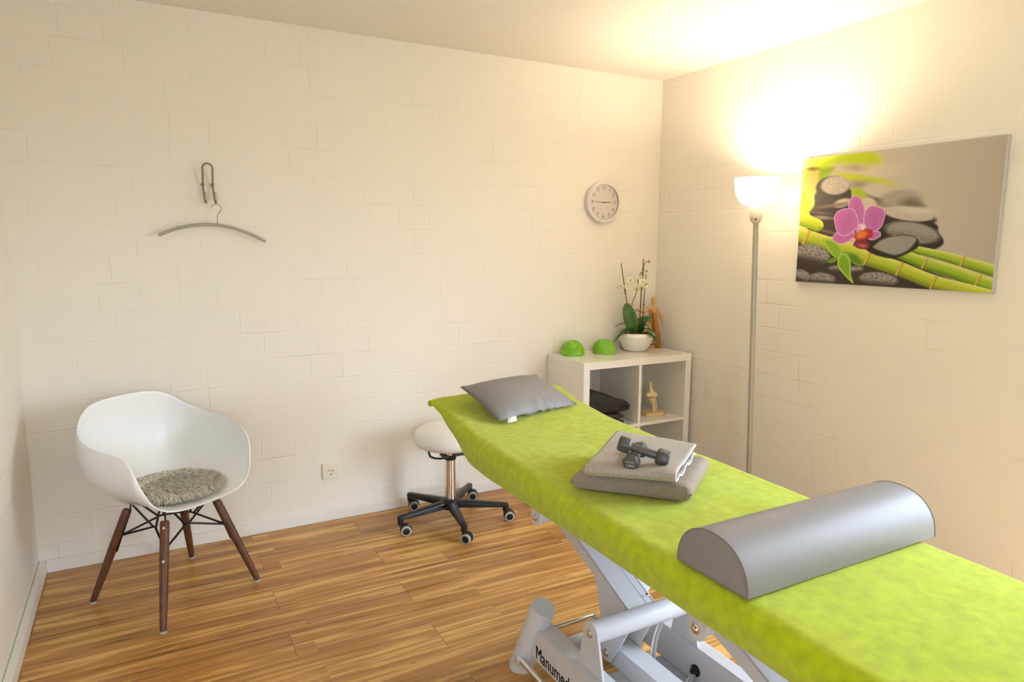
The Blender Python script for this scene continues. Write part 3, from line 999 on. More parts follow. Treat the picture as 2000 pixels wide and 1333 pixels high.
def paint(n, m):
    """colours of the printed photograph on an n x m raster"""
    src = np.array([(0, 0), (1, 0), (1, 1), (0, 1)], float)
    dst = np.array([(188, 268), (1652, 98), (1542, 1240), (138, 1150)], float)
    A = []
    for (u_, v_), (x, y) in zip(src, dst):
        A.append([u_, v_, 1, 0, 0, 0, -x * u_, -x * v_, x])
        A.append([0, 0, 0, u_, v_, 1, -y * u_, -y * v_, y])
    A = np.array(A)
    h = np.linalg.solve(A[:, :8], A[:, 8])
    uu, vv = np.meshgrid((np.arange(n) + 0) / (n - 1), (np.arange(m) + 0) / (m - 1))
    w = h[6] * uu + h[7] * vv + 1
    X, Y = (h[0] * uu + h[1] * vv + h[2]) / w, (h[3] * uu + h[4] * vv + h[5]) / w
    rng = np.random.RandomState(4)
    im = np.zeros((m, n, 3))
    spk = rng.rand(m, n)
    t = np.clip((X - 900) / 700, 0, 1)[..., None]
    im[:] = np.array((196, 186, 172)) * (1 - t) + np.array((180, 170, 158)) * t
    im += np.clip((Y - 700) / 500, 0, 1)[..., None] * np.array((-4, -4, 4)) + np.clip((spk - .5)[..., None] * np.clip((Y - 650) / 400, 0, 1)[..., None], -1, 1) * 26

    def blend(mask, col):
        nonlocal im
        col = np.array(col, float)
        im = im * (1 - mask[..., None]) + (col if col.ndim == 3 else col[None, None, :]) * mask[..., None]

    def sdpoly(pts, smooth=6):
        p = np.array([tuple(v)[:2] for v in smoothpath([(a, b, 0) for a, b in pts] + [pts[0] + (0,)], smooth)][:-1]) if smooth else np.array(pts, float)
        inside = np.zeros(X.shape, bool)
        dist = np.full(X.shape, 1e9)
        for i in range(len(p)):
            (xa_, ya_), (xb_, yb_) = p[i], p[(i + 1) % len(p)]
            if ya_ != yb_:
                c = ((ya_ > Y) != (yb_ > Y)) & (X < (xb_ - xa_) * (Y - ya_) / (yb_ - ya_) + xa_)
                inside ^= c
            ex, ey = xb_ - xa_, yb_ - ya_
            tt = np.clip(((X - xa_) * ex + (Y - ya_) * ey) / (ex * ex + ey * ey + 1e-9), 0, 1)
            dist = np.minimum(dist, np.hypot(X - xa_ - tt * ex, Y - ya_ - tt * ey))
        return np.where(inside, dist, -dist)

    def poly(pts, col, soft=3, smooth=6):
        d = sdpoly(pts, smooth)
        mk = np.clip(d / soft * .5 + .5, 0, 1)
        blend(mk, col)
        return d

    def ell(cx, cy, rx, ry, rot, col, soft=3):
        a = math.radians(rot)
        x, y = (X - cx) * math.cos(a) + (Y - cy) * math.sin(a), -(X - cx) * math.sin(a) + (Y - cy) * math.cos(a)
        r_ = np.sqrt((x / rx) ** 2 + (y / ry) ** 2)
        mk = np.clip((1 - r_) * min(rx, ry) / soft * .5 + .5, 0, 1)
        blend(mk, col)
        return x / rx, y / ry, mk

    # blurred greenery and pebbles
    poly([(140, 230), (640, 205), (770, 300), (690, 345), (430, 300), (330, 400), (290, 520), (240, 700), (130, 760)], (206, 206, 96), 30)
    poly([(180, 260), (620, 215), (740, 300), (660, 330), (450, 290), (300, 330)], (184, 204, 36), 26)
    poly([(300, 340), (410, 330), (350, 410), (280, 440)], (126, 160, 16), 16)
    poly([(200, 370), (300, 350), (270, 520), (170, 600)], (208, 184, 100), 18)
    poly([(150, 520), (230, 500), (230, 680), (150, 700)], (206, 206, 60), 18)
    ell(250, 335, 40, 14, 0, (96, 74, 30), 12)
    ell(640, 365, 230, 60, -4, (208, 196, 172), 30)
    ell(560, 330, 60, 22, 0, (176, 160, 130), 20)
    poly([(420, 365), (560, 380), (780, 420), (860, 470), (760, 445), (560, 430), (480, 420)], (190, 202, 52), 16)
    ell(590, 450, 80, 26, 0, (150, 140, 118), 20)
    ell(760, 555, 130, 50, 8, (92, 78, 64), 22)
    ell(735, 498, 118, 52, 8, (198, 188, 172), 12)
    ell(930, 600, 105, 30, 6, (70, 60, 50), 18)
    ell(890, 555, 150, 62, -4, (166, 156, 144), 14)
    ell(960, 590, 66, 34, 0, (112, 102, 90), 26)
    poly([(520, 480), (600, 480), (640, 540), (560, 560)], (164, 186, 40), 12)
    ell(655, 590, 62, 46, 10, (200, 190, 170), 10)
    # dark ground with wet pebbles
    poly([(120, 850), (330, 850), (640, 940), (900, 960), (1000, 1040), (1400, 1240), (100, 1180)], (58, 50, 44), 8, 3)
    poly([(590, 700), (800, 640), (1120, 730), (1160, 800), (1180, 900), (860, 1000), (640, 940), (560, 800)], (46, 40, 36), 8)
    ell(950, 690, 196, 60, 7, (58, 50, 44), 5)
    ell(950, 666, 186, 50, 7, (190, 180, 168), 5)
    ell(1000, 640, 120, 24, 6, (206, 196, 184), 14)
    ell(985, 825, 206, 98, 12, (44, 40, 36), 5)
    e_ = ell(975, 800, 196, 74, 10, (150, 145, 138), 10)
    mk = e_[2] * (spk > .62) * np.clip(e_[1] * 1.5 + .3, 0, 1)
    blend(mk * .8, (60, 54, 48))
    # left stack
    poly([(215, 775), (285, 720), (235, 660), (270, 600), (290, 500), (510, 480), (535, 560), (560, 700), (450, 800), (350, 835)], (52, 45, 40), 5, 4)
    ell(470, 585, 66, 30, -16, (196, 184, 166), 8)
    ell(420, 600, 120, 12, -8, (120, 108, 96), 8)
    ell(330, 690, 70, 12, 4, (150, 138, 124), 8)
    ell(310, 655, 60, 6, 6, (110, 98, 88), 6)
    ell(360, 790, 80, 10, 14, (110, 100, 90), 8)
    ell(400, 470, 122, 80, -6, (56, 48, 42), 5)
    e_ = ell(420, 456, 104, 68, -4, (198, 188, 176), 8)
    blend(e_[2] * (spk > .8) * .55, (96, 86, 76))
    # bamboo
    def stalk(pts, hw, c_lit, c_mid, c_dk, nodes):
        path = smoothpath([(a, b, 0) for a, b in pts], 10)
        best = np.full(X.shape, 1e9)
        sgn = np.zeros(X.shape)
        par = np.zeros(X.shape)
        for i in range(len(path) - 1):
            a_, b_2 = path[i], path[i + 1]
            ex, ey = b_2.x - a_.x, b_2.y - a_.y
            ll = math.hypot(ex, ey)
            tt = np.clip(((X - a_.x) * ex + (Y - a_.y) * ey) / (ll * ll), 0, 1)
            dx, dy = X - a_.x - tt * ex, Y - a_.y - tt * ey
            d = np.hypot(dx, dy)
            up_ = d < best
            best = np.where(up_, d, best)
            sgn = np.where(up_, np.sign(ex * dy - ey * dx) * d, sgn)
            par = np.where(up_, i + tt, par)
        k = hw if not isinstance(hw, tuple) else hw[0] + (hw[1] - hw[0]) * par / (len(path) - 1)
        q = np.clip(sgn / k, -1, 1)
        a1 = np.clip((q + 1) / .9, 0, 1)[..., None]
        a2 = np.clip((q - .1) / .9, 0, 1)[..., None]
        col = np.array(c_lit) * (1 - a1) + np.array(c_mid) * a1
        col = col * (1 - a2) + np.array(c_dk) * a2
        blend(np.clip((k - best) / 4 + .5, 0, 1), col)
        for (nx, ny) in nodes:
            d = np.hypot(X - nx, Y - ny)
            # a ring across the stalk
            j = min(range(len(path)), key=lambda i: (path[i].x - nx) ** 2 + (path[i].y - ny) ** 2)
            tx = path[min(j + 1, len(path) - 1)] - path[max(j - 1, 0)]
            tx.normalize()
            al = (X - nx) * tx.x + (Y - ny) * tx.y
            kk = float(k if not isinstance(hw, tuple) else hw[0] + (hw[1] - hw[0]) * j / (len(path) - 1))
            ring_ = np.clip((9 - np.abs(al + .12 * (Y - ny))) / 4, 0, 1) * (best < kk * 1.05) * (d < kk * 1.6)
            blend(ring_, (206, 166, 84))
            blend(np.clip((5 - np.abs(al - 12 + .12 * (Y - ny))) / 4, 0, 1) * (best < kk) * (d < kk * 1.6) * .6, (96, 104, 20))
    stalk([(130, 690), (200, 710), (290, 745)], 46, (214, 214, 80), (184, 200, 50), (128, 148, 30), [])
    stalk([(960, 915), (1150, 960), (1330, 1010), (1580, 1085)], (26, 46), (214, 218, 120), (158, 184, 50), (92, 116, 18), [(1330, 1010)])
    stalk([(880, 950), (1060, 1020), (1250, 1080), (1440, 1150), (1580, 1200)], (38, 56), (214, 218, 116), (150, 180, 44), (84, 110, 16), [(1062, 1018), (1442, 1152)])
    stalk([(120, 800), (330, 870), (520, 925), (650, 985), (880, 1062), (1130, 1160), (1400, 1230), (1520, 1262)], (56, 50), (218, 220, 110), (172, 188, 48), (104, 116, 24), [(208, 832), (650, 985), (882, 1062), (1128, 1156)])
    # front stone
    poly([(650, 930), (730, 860), (860, 820), (980, 825), (1020, 870), (1000, 920), (850, 985), (720, 965)], (38, 34, 32), 5)
    poly([(690, 905), (760, 850), (880, 822), (985, 832), (1000, 862), (940, 930), (850, 962), (740, 930)], (152, 148, 142), 7)
    blend(np.clip((sdpoly([(690, 905), (760, 850), (880, 822), (985, 832), (1000, 862), (940, 930), (850, 962), (740, 930)]) > 4) * (spk > .7), 0, 1) * .35, (104, 100, 96))
    # pebbles in front
    for cx, cy, rx, ry, ro in ((255, 955, 130, 68, 12), (735, 1138, 136, 50, 6), (180, 1112, 62, 44, 20), (560, 1068, 62, 24, -8), (440, 1060, 60, 20, 4), (330, 1130, 90, 40, 6)):
        e_ = ell(cx, cy, rx, ry, ro, (112, 106, 102), 6)
        blend(e_[2] * (spk > .5) * np.clip(.9 - e_[1] * .9, 0, 1), (176, 170, 166))
        blend(e_[2] * (spk < .3) * .8, (48, 42, 38))
        blend(e_[2] * np.clip(e_[1] * 1.2 - .2, 0, 1), (50, 44, 40))
    # bamboo leaves
    for pts, c1, c2 in (([(325, 842), (400, 850), (462, 900), (472, 965), (430, 985), (372, 930)], (124, 168, 34), (196, 214, 110)),
                        ([(500, 940), (570, 955), (612, 1000), (625, 1042), (560, 1030), (515, 985)], (84, 124, 24), (150, 180, 70)),
                        ([(360, 1010), (420, 975), (450, 985), (400, 1020)], (90, 128, 28), (140, 170, 60)),
                        ([(460, 945), (512, 965), (535, 1030), (535, 1100), (555, 1170), (490, 1110), (444, 1050), (440, 990)], (112, 158, 34), (206, 220, 130))):
        d = poly(pts, c1, 3, 5)
        blend(np.clip((10 - np.abs(d - 6)) / 8, 0, 1) * (d > 0) * .55, c2)
    # orchid
    PK, PE, PV = (186, 106, 176), (226, 178, 216), (160, 72, 146)
    for pts in ([(398, 838), (432, 795), (500, 785), (556, 800), (545, 845), (470, 882), (420, 870)],
                [(640, 810), (700, 790), (740, 795), (745, 825), (700, 852), (655, 845)],
                [(512, 620), (525, 560), (568, 530), (608, 565), (632, 640), (622, 730), (590, 750), (545, 690)],
                [(408, 690), (445, 640), (530, 624), (568, 660), (588, 745), (545, 795), (480, 826), (432, 790)],
                [(622, 735), (632, 650), (682, 606), (760, 628), (778, 670), (750, 760), (692, 798), (650, 780)]):
        d = poly(pts, PK, 3, 5)
        blend(np.clip((7 - d) / 6, 0, 1) * (d > -1), PE)
        blend(np.clip((d - 22) / 30, 0, 1) * .35 * (.6 + .4 * np.sin((X + Y) * .15)), PV)
    poly([(548, 890), (580, 845), (640, 850), (668, 890), (650, 918), (590, 915)], (120, 38, 48), 4)
    ell(618, 895, 28, 12, 10, (180, 90, 110), 8)
    poly([(552, 830), (580, 780), (640, 770), (690, 790), (680, 835), (620, 850), (575, 850)], (168, 44, 34), 4)
    ell(610, 815, 42, 26, -20, (216, 126, 60), 10)
    ell(612, 760, 26, 22, 0, (236, 216, 226), 8)
    ell(588, 775, 14, 26, 30, (214, 160, 200), 6)
    return np.clip(im / 255, 0, 1)


NX, NZ = 420, 280
px = paint(NX, NZ)
lin = np.where(px <= .04045, px / 12.92, ((px + .055) / 1.055) ** 2.4)
vs = [(R - PT - .0006, PY0 + (PY1 - PY0) * (i / (NX - 1)), PZ1 + (PZ0 - PZ1) * (j / (NZ - 1))) for j in range(NZ) for i in range(NX)]
ins = .0025
vs = [(x, y + (ins if y < (PY0 + PY1) / 2 else -ins) * abs((y - (PY0 + PY1) / 2) / ((PY1 - PY0) / 2)), z + (PZ0 + PZ1 - 2 * z) / (PZ1 - PZ0) * ins) for x, y, z in vs]
fs = [(j * NX + i, (j + 1) * NX + i, (j + 1) * NX + i + 1, j * NX + i + 1) for j in range(NZ - 1) for i in range(NX - 1)]
pm = bpy.data.materials.new('printed_canvas')
pm.use_nodes = True
nt = pm.node_tree
at_ = nt.nodes.new('ShaderNodeAttribute')
at_.attribute_name = 'print'
nt.links.new(at_.outputs['Color'], nt.nodes['Principled BSDF'].inputs['Base Color'])
nt.nodes['Principled BSDF'].inputs['Roughness'].default_value = .55
nt.nodes['Principled BSDF'].inputs['Specular IOR Level'].default_value = .3
pr = MB().add(vs, fs).build('print_face', pm, pic, fix=False)
ca = pr.data.attributes.new('print', 'FLOAT_COLOR', 'POINT')
flat = np.ones((NX * NZ, 4), np.float32)
flat[:, :3] = lin.reshape(-1, 3)
ca.data.foreach_set('color', flat.ravel())

# ------------------------------------------------------------------ treatment table
TC = Vector((1.27, 1.35, 0))
table = empty('treatment_table', TC, 'height-adjustable treatment table on a light grey steel lifting frame', 'treatment table')
TP = M['table_paint']


def topz(y):
    return float(np.interp(y, [0, .6, 1.2, 1.6, 1.9, 2.1, 2.3, 2.5, 2.6], [.698, .700, .705, .709, .714, .722, .742, .776, .792]))


# upholstery in two sections under the cover
def pad_section(name, ya, yb, th=.052):
    n = 10
    vs, fs = [], []
    for k in range(n + 1):
        y = ya + (yb - ya) * k / n
        zt = topz(y) - .006
        for x, z in ((1.02, zt - th), (1.015, zt - .015), (1.035, zt), (1.56, zt), (1.58, zt - .015), (1.575, zt - th)):
            vs.append((x, y, z))
    for k in range(n):
        for j in range(6):
            fs.append((k * 6 + j, k * 6 + (j + 1) % 6, (k + 1) * 6 + (j + 1) % 6, (k + 1) * 6 + j))
    fs += [tuple(range(6))[::-1], tuple(range(n * 6, n * 6 + 6))]
    MB().add(vs, fs).build(name, M['mattress'], table)


pad_section('mattress', .22, 1.88)
pad_section('head_mattress', 1.89, 2.40, .03)
fr = MB()
for x in (1.05, 1.50):
    fr.box(x, x + .035, .25, 1.87, .605, .640)
for y in (.27, .95, 1.80):
    fr.box(1.05, 1.535, y, y + .035, .605, .640)
fr.build('top_frame', TP, table, bevel=.003)
# base rails with feet
RX0, RX1, QX0, QX1 = 1.030, 1.090, 1.400, 1.448
rail = MB().prism([(1.815, .085), (1.755, .200), (.30, .205), (.24, .09)], 0, RX0, RX1).build('base_rail', TP, table, bevel=.004)
MB().prism([(1.790, .098), (1.737, .1995), (.32, .2035), (.27, .10)], 0, RX0 - .0035, RX0 + .001).build('name_plate', TP, rail, smooth=False, bevel=.0008)
lt = text_mesh('lettering', 'Manumed', .06, M['letter_grey'], rail, Matrix.Identity(4), 1, .0003, .0)
vx = [v.co for v in lt.data.vertices]
lw, lx, lh = max(v.x for v in vx) - min(v.x for v in vx), min(v.x for v in vx), max(v.y for v in vx)
bm = bmesh.new()
bm.from_mesh(lt.data)
for dx in (-.0007, .0007):
    g = bmesh.ops.duplicate(bm, geom=bm.verts[:] + bm.edges[:] + bm.faces[:]) if dx < 0 else {'geom': [v for v in bm.verts]}
    for v in g['geom']:
        if isinstance(v, bmesh.types.BMVert): v.co.x += dx
bm.to_mesh(lt.data)
bm.free()
lt.data.transform(Matrix.Translation(Vector((RX0 - .0042, 1.617, .102)) - TC) @ frame((0, 0, 0), (0, -1, 0), (0, 0, 1)) @ Matrix.Diagonal((.188 / lw, .0445 / (lh - min(v.y for v in vx)), 1, 1)) @ Matrix.Translation((-lx - lw / 2, -min(v.y for v in vx), 0)))
rr_ = MB().prism([(1.80, .085), (1.74, .200), (.30, .200), (.24, .09)], 0, QX0, QX1).build('base_rail', TP, table, bevel=.004)
for (x, ya, yb) in ((1.045, 1.83, 1.712), (1.432, 1.83, 1.712), (1.045, .22, .33), (1.432, .22, .33)):
    a, b = Vector((x - .008, ya, 0)), Vector((x + .006, yb, .268))
    MB().tube([a + Vector((0, 0, .001)), b.lerp(a, .02), b], [.0395, .0395, .037], 32).build('foot_post', TP, table)
MB().box(RX1 - .01, QX0 + .01, 1.36, 1.56, .072, .084).build('cross_plate', TP, table, bevel=.002)
MB().box(RX1 - .01, QX0 + .01, .40, .62, .072, .084).build('cross_plate', TP, table, bevel=.002)
MB().box(RX1 - .005, QX0 + .005, 1.655, 1.70, .10, .15).build('cross_beam', TP, table, bevel=.003)
# chrome foot bars
MB().tube([(1.004, 1.775, .068), (1.004, .30, .068)], .009, 14).build('foot_bar', M['chrome'], table)
MB().tube([(1.03, 1.80, .075), (1.018, 1.80, .060), (1.004, 1.785, .052), (1.002, 1.77, .072)], [.016, .015, .013, .012], 12).build('foot_bar_bracket', TP, table)
MB().tube([(1.085, 1.848, .09), (1.345, 1.848, .09)], .0085, 14).build('foot_bar', M['chrome'], table)
MB().box(1.338, 1.352, 1.70, 1.855, .082, .098).build('foot_bar_bracket', TP, table, bevel=.002)
# pivots: lower cross tube on two brackets for each arm
for dy in (0, -.70):
    yb, zb = 1.462 + dy, .312
    MB().tube([(RX0 + .032, yb, zb), (QX0 + .004, yb, zb)], .031, 28).build('pivot_tube', TP, table)
    for xa_, xb_ in ((RX0 + .024, RX0 + .032), (QX0 + .004, QX0 + .012)):
        pts = [(yb + .055, .200), (yb + .034, zb), ]
        for k in range(9):
            an = math.radians(10 + 160 * k / 8)
            pts.append((yb + .034 * math.cos(an), zb + .034 * math.sin(an)))
        pts += [(yb - .034, zb), (yb - .062, .200)]
        br_ = MB().prism(pts, 0, xa_, xb_).build('pivot_bracket', TP, table, bevel=.001)
        MB().lathe([(.012, 0), (.012, .003), (.007, .004), (.007, .008), (.004, .009)], (xa_, yb, zb), 18, axis=(-1, 0, 0)).build('bolt', M['chrome'], br_)
    # channel arm rising to the head end
    side = [(yb + .155, .165), (yb + .100, .135), (yb + .075, .170), (yb - .012, .315), (yb + .025, .338), (yb + .335, .470), (yb + .48, .533), (yb + .50, .50), (yb + .39, .440), (yb + .185, .365), (yb + .150, .245)]
    up_ = [(yb + .003, .331), (yb + .335, .474), (yb + .48, .536), (yb + .482, .530), (yb + .337, .467), (yb + .005, .325)]
    arm = MB()
    arm.prism(side, 0, 1.200, 1.205)
    arm.prism(side, 0, 1.264, 1.269)
    arm.prism(side, 0, 1.298, 1.303)
    arm.prism(up_, 0, 1.200, 1.2675)
    arm.prism([(a + .010, b) for a, b in up_], 0, 1.2725, 1.303)
    ao = arm.build('lift_arm', TP, table, bevel=.0012)
    MB().lathe([(.005, 0), (.005, .003), (.003, .004)], (1.288, yb + .040, .350), 12, axis=(0, -.4, .9)).build('screw', M['chrome'], ao)
    # fork and link bar
    for xa_ in (1.182, 1.262):
        fk = MB().prism([(yb + .018, .300), (yb - .012, .290), (yb + .045, .185), (yb + .072, .140), (yb + .105, .135), (yb + .118, .165), (yb + .102, .262)], 0, xa_, xa_ + .005).build('fork_plate', TP, table, bevel=.001)
        MB().lathe([(.012, 0), (.012, .003), (.007, .004), (.007, .008), (.004, .009)], (xa_, yb + .092, .163), 18, axis=(-1, 0, 0)).build('bolt', M['chrome'], fk)
    # upper pivot under the top frame
    yu, zu = 1.735 + dy, .562
    for xa_ in (1.032, 1.50):
        pts = []
        for k in range(9):
            an = math.radians(180 + 180 * k / 8)
            pts.append((yu + .026 * math.cos(an), zu - .004 + .026 * math.sin(an)))
        pts += [(yu + .034, .638), (yu - .045, .638)]
        br_ = MB().prism(pts, 0, xa_, xa_ + .010).build('pivot_bracket', TP, table, bevel=.001)
        MB().lathe([(.0125, 0), (.0125, .003), (.007, .004), (.007, .009), (.004, .010)], (xa_, yu, zu - .002), 18, axis=(-1, 0, 0)).build('bolt', M['chrome'], br_)
    MB().tube([(1.042, yu, zu), (1.50, yu, zu)], .023, 24).build('pivot_tube', TP, table)
    MB().box(1.22, 1.32, yu + .16, yu + .30, .540, .606).build('arm_mount', TP, table, bevel=.002)
MB().box(1.190, 1.260, .60, 1.545, .130, .195).build('link_bar', TP, table, bevel=.004)
# lifting castor at the right rail
cs = MB().box(1.355, 1.395, 1.63, 1.70, .060, .115).build('transport_castor', M['outlet'], table, bevel=.006)
for x in (1.352, 1.385):
    MB().lathe([(.018, 0), (.0275, .002), (.0275, .014), (.018, .016)], (x, 1.665, .028), 24, axis=(1, 0, 0)).build('wheel', M['black_plastic'], cs)
MB().tube([(1.375, 1.665, .060), (1.375, 1.665, .030)], .012, 12).build('castor_stem', M['outlet'], cs)
# cables from the tube to the rail
cab = [(1.318, 1.452, .300), (1.300, 1.462, .240), (1.298, 1.470, .160), (1.300, 1.455, .125), (1.310, 1.415, .105), (1.345, 1.385, .100), (1.380, 1.392, .115), (1.400, 1.398, .128)]
MB().tube(smoothpath(cab, 6), .0055, 10).build('cable', M['cable'], table)
MB().tube(smoothpath([(a - .008, b + .004, c - .003) for a, b, c in cab[:-1]] + [(1.400, 1.398, .124)], 6), .003, 8).build('cable', M['tag'], table)
MB().lathe([(.018, 0), (.018, .004), (.011, .006), (.009, .016)], (QX0, 1.398, .128), 20, axis=(-1, 0, 0)).build('cable_grommet', M['black_plastic'], table)
for p in ((1.299, 1.468, .145), (1.330, 1.392, .101)):
    MB().ball(p, .0095, .0095, .006, 10).build('cable_tie', M['black_plastic'], table)

# lime green terry cover
YS = [.20 + (2.505 - .20) * k / 150 for k in range(151)]
NC = 84


def cover_pt(i, j):
    y = YS[i]
    zt = topz(y) + .003
    xl = float(np.interp(y, [0, 1.9, 2.3, 2.55], [.982, .985, .992, 1.012]))
    xr = float(np.interp(y, [0, 1.9, 2.3, 2.55], [1.606, 1.610, 1.606, 1.596]))
    zh = float(np.interp(y, [0, .9, 1.7, 2.02, 2.14, 2.20, 2.27, 2.34, 2.43, 2.525], [.612, .618, .615, .612, .618, .640, .678, .708, .742, .772]))
    rad = min(.036, (zt - zh) * .8)
    # end of the cover drops behind the head section
    t = j / NC
    ku = .085
    kr = .075
    if t < ku:                                   # left drop, hem first
        s = t / ku
        x, z = xl + .012 * (1 - s) ** 2, zh + (zt - rad - zh) * s
    elif t < ku + kr:
        a = (t - ku) / kr * math.pi / 2
        x, z = xl + rad * (1 - math.cos(a)), zt - rad + rad * math.sin(a)
    elif t <= 1 - ku - kr:
        s = (t - ku - kr) / (1 - 2 * (ku + kr))
        x, z = xl + rad + (xr - xl - 2 * rad) * s, zt
        z += .004 * math.sin(math.pi * s)
    elif t < 1 - ku:
        a = (1 - ku - t) / kr * math.pi / 2
        x, z = xr - rad * (1 - math.cos(a)), zt - rad + rad * math.sin(a)
    else:
        s = (1 - t) / ku
        x, z = xr - .012 * (1 - s) ** 2, zh + (zt - rad - zh) * s
    # soft wrinkles, stronger at the sides and the head end
    edge = max(0, 1 - min(t, 1 - t) / .2)
    hd = max(0, min(1, (y - 1.75) / .5))
    wv = noise.noise(Vector((x * 7, y * 4.2, z * 6))) * .004 + noise.noise(Vector((x * 19 + 4, y * 10, z * 16))) * .0022
    wr = math.sin((x * 26 + y * 12) + 2.2 * noise.noise(Vector((x * 4, y * 3, 2)))) * .0016 * (1 if 1.0 < y < 1.95 and x > 1.30 else .25)
    if t > .12 and t < .88: z += wv * (.5 + hd) * .8 + wr
    else: x += (wv * 1.2) * (1 if t < .5 else -1)
    # pulled corner tip at the left of the head end
    cr = max(0, 1 - math.hypot((y - 2.50) / .10, (t - .05) / .07))
    x -= .020 * cr ** 1.5
    z += .006 * cr
    return (x, y, z)


cv = MB()
rows = [[cover_pt(i, j) for j in range(NC + 1)] for i in range(151)]
# closing drop at the head end
last = rows[-1]
for dy, f_ in ((.012, .25), (.016, .65), (.010, 1.0)):
    rows.append([(x, y + dy, z - max(0, (z - .748)) * f_) for (x, y, z) in last])
cv.grid(lambda i, j: rows[i][j], len(rows) - 1, NC)
cover = cv.build('fitted_cover', M['terry'], at=(1.3, 1.3, .70), solid=.005, offset=1, subsurf=1)
tag(cover, 'lime green terry cover stretched over the treatment table top', 'cover')

# ------------------------------------------------------------------ grey pillow at the head end
f00, f10 = Vector((1.127, 2.165, .757)), Vector((1.515, 2.235, .760))      # front left, front right
b00, b10 = Vector((1.078, 2.395, .842)), Vector((1.445, 2.445, .850))
NPX, NPY = 40, 28


def pillow_side(sgn):
    def f(i, j):
        u_, v_ = i / NPX, j / NPY
        p = f00.lerp(f10, u_).lerp(b00.lerp(b10, u_), v_)
        n = (f10 - f00).cross(b00 - f00).normalized()
        e = (1 - abs(2 * u_ - 1) ** 2.6) * (1 - abs(2 * v_ - 1) ** 2.6)
        pin = (abs(2 * u_ - 1) ** 4) * (1 - abs(2 * v_ - 1)) + (abs(2 * v_ - 1) ** 4) * (1 - abs(2 * u_ - 1))
        c = (f00 + f10 + b00 + b10) / 4
        p = p + (c - p) * .035 * pin
        bul = .048 * e ** .62
        if sgn < 0: bul *= .2
        fold = math.exp(-((v_ - .0) / .16) ** 2) * math.sin(u_ * 46 + 3 * math.sin(u_ * 9)) * .0055 * math.sin(math.pi * u_)
        return p + n * sgn * bul + n * fold * (1 if sgn > 0 else -.3)
    return f


pw = empty('pillow', (1.29, 2.30, .76), 'flat grey leatherette pillow on the raised head end of the green cover', 'pillow')
pb = MB()
pb.grid(pillow_side(1), NPX, NPY)
pb.grid(pillow_side(-1), NPX, NPY)
po = pb.build('pillow_case', M['vinyl'], pw)
bm = bmesh.new()
bm.from_mesh(po.data)
bmesh.ops.remove_doubles(bm, verts=bm.verts, dist=.0006)
bmesh.ops.recalc_face_normals(bm, faces=bm.faces)
bm.to_mesh(po.data)
bm.free()
edge = [pillow_side(1)(i, 0) for i in range(NPX + 1)] + [pillow_side(1)(NPX, j) for j in range(1, NPY + 1)] + [pillow_side(1)(i, NPY) for i in range(NPX - 1, -1, -1)] + [pillow_side(1)(0, j) for j in range(NPY - 1, -1, -1)]
MB().tube(edge, .0022, 8).build('seam', M['vinyl_dark'], pw)
q = f00.lerp(f10, .10)
MB().add([q + Vector((0, 0, .004)), q + Vector((.040, .007, .004)), q + Vector((.034, -.012, -.010)), q + Vector((-.010, -.022, -.012))], [(0, 1, 2, 3)]).build('care_tag', M['tag'], pw, solid=.0008)


# ------------------------------------------------------------------ towels
def towel_block(A, B, Cc, Dd, zb, th, name, m, label, seed):
    """thick folded towel: rounded slab on a free quadrilateral"""
    A, B, Cc, Dd = [Vector(p) for p in (A, B, Cc, Dd)]
    n1, n2 = 44, 32
    mb = MB()

    def pt(u_, v_, up):
        p = A.lerp(B, u_).lerp(Dd.lerp(Cc, u_), v_)
        ru = min(u_, 1 - u_) / .075
        rv = min(v_, 1 - v_) / .075
        k = 1
        for r_ in (ru, rv):
            if r_ < 1: k *= math.sqrt(max(0, 1 - (1 - r_) ** 2))
        w = noise.noise(Vector((p.x * 9, p.y * 9, seed))) * .006 + noise.noise(Vector((p.x * 28, p.y * 28, seed))) * .002
        z = zb + th * .5 + (th * .5 * k + w * k) * (1 if up else -1)
        if not up: z = zb + th * .5 - th * .5 * k
        return (p.x, p.y, z)
    mb.grid(lambda i, j: pt(i / n1, j / n2, True), n1, n2)
    mb.grid(lambda i, j: pt(i / n1, j / n2, False), n1, n2)
    c = (A + B + Cc + Dd) / 4
    o = mb.build(name, m, at=(c.x, c.y, zb))
    bm = bmesh.new()
    bm.from_mesh(o.data)
    bmesh.ops.remove_doubles(bm, verts=bm.verts, dist=.0005)
    bmesh.ops.recalc_face_normals(bm, faces=bm.faces)
    bm.to_mesh(o.data)
    bm.free()
    o.data.polygons.foreach_set('use_smooth', [True] * len(o.data.polygons))
    return tag(o, label, 'towel')


TZ = .7215
towel_block((1.016, 1.524, 0), (1.238, 1.2815, 0), (1.470, 1.450, 0), (1.300, 1.705, 0), TZ, .050, 'folded_towel', M['towel_under'], 'thick taupe folded bath towel lying directly on the green cover', 2.0)
# upper towel: one sheet folded over along the front edge
ua, ub, uc, ud = Vector((1.030, 1.468, 0)), Vector((1.206, 1.308, 0)), Vector((1.422, 1.466, 0)), Vector((1.301, 1.68, 0))
uz = TZ + .0535
N1, N2 = 40, 64


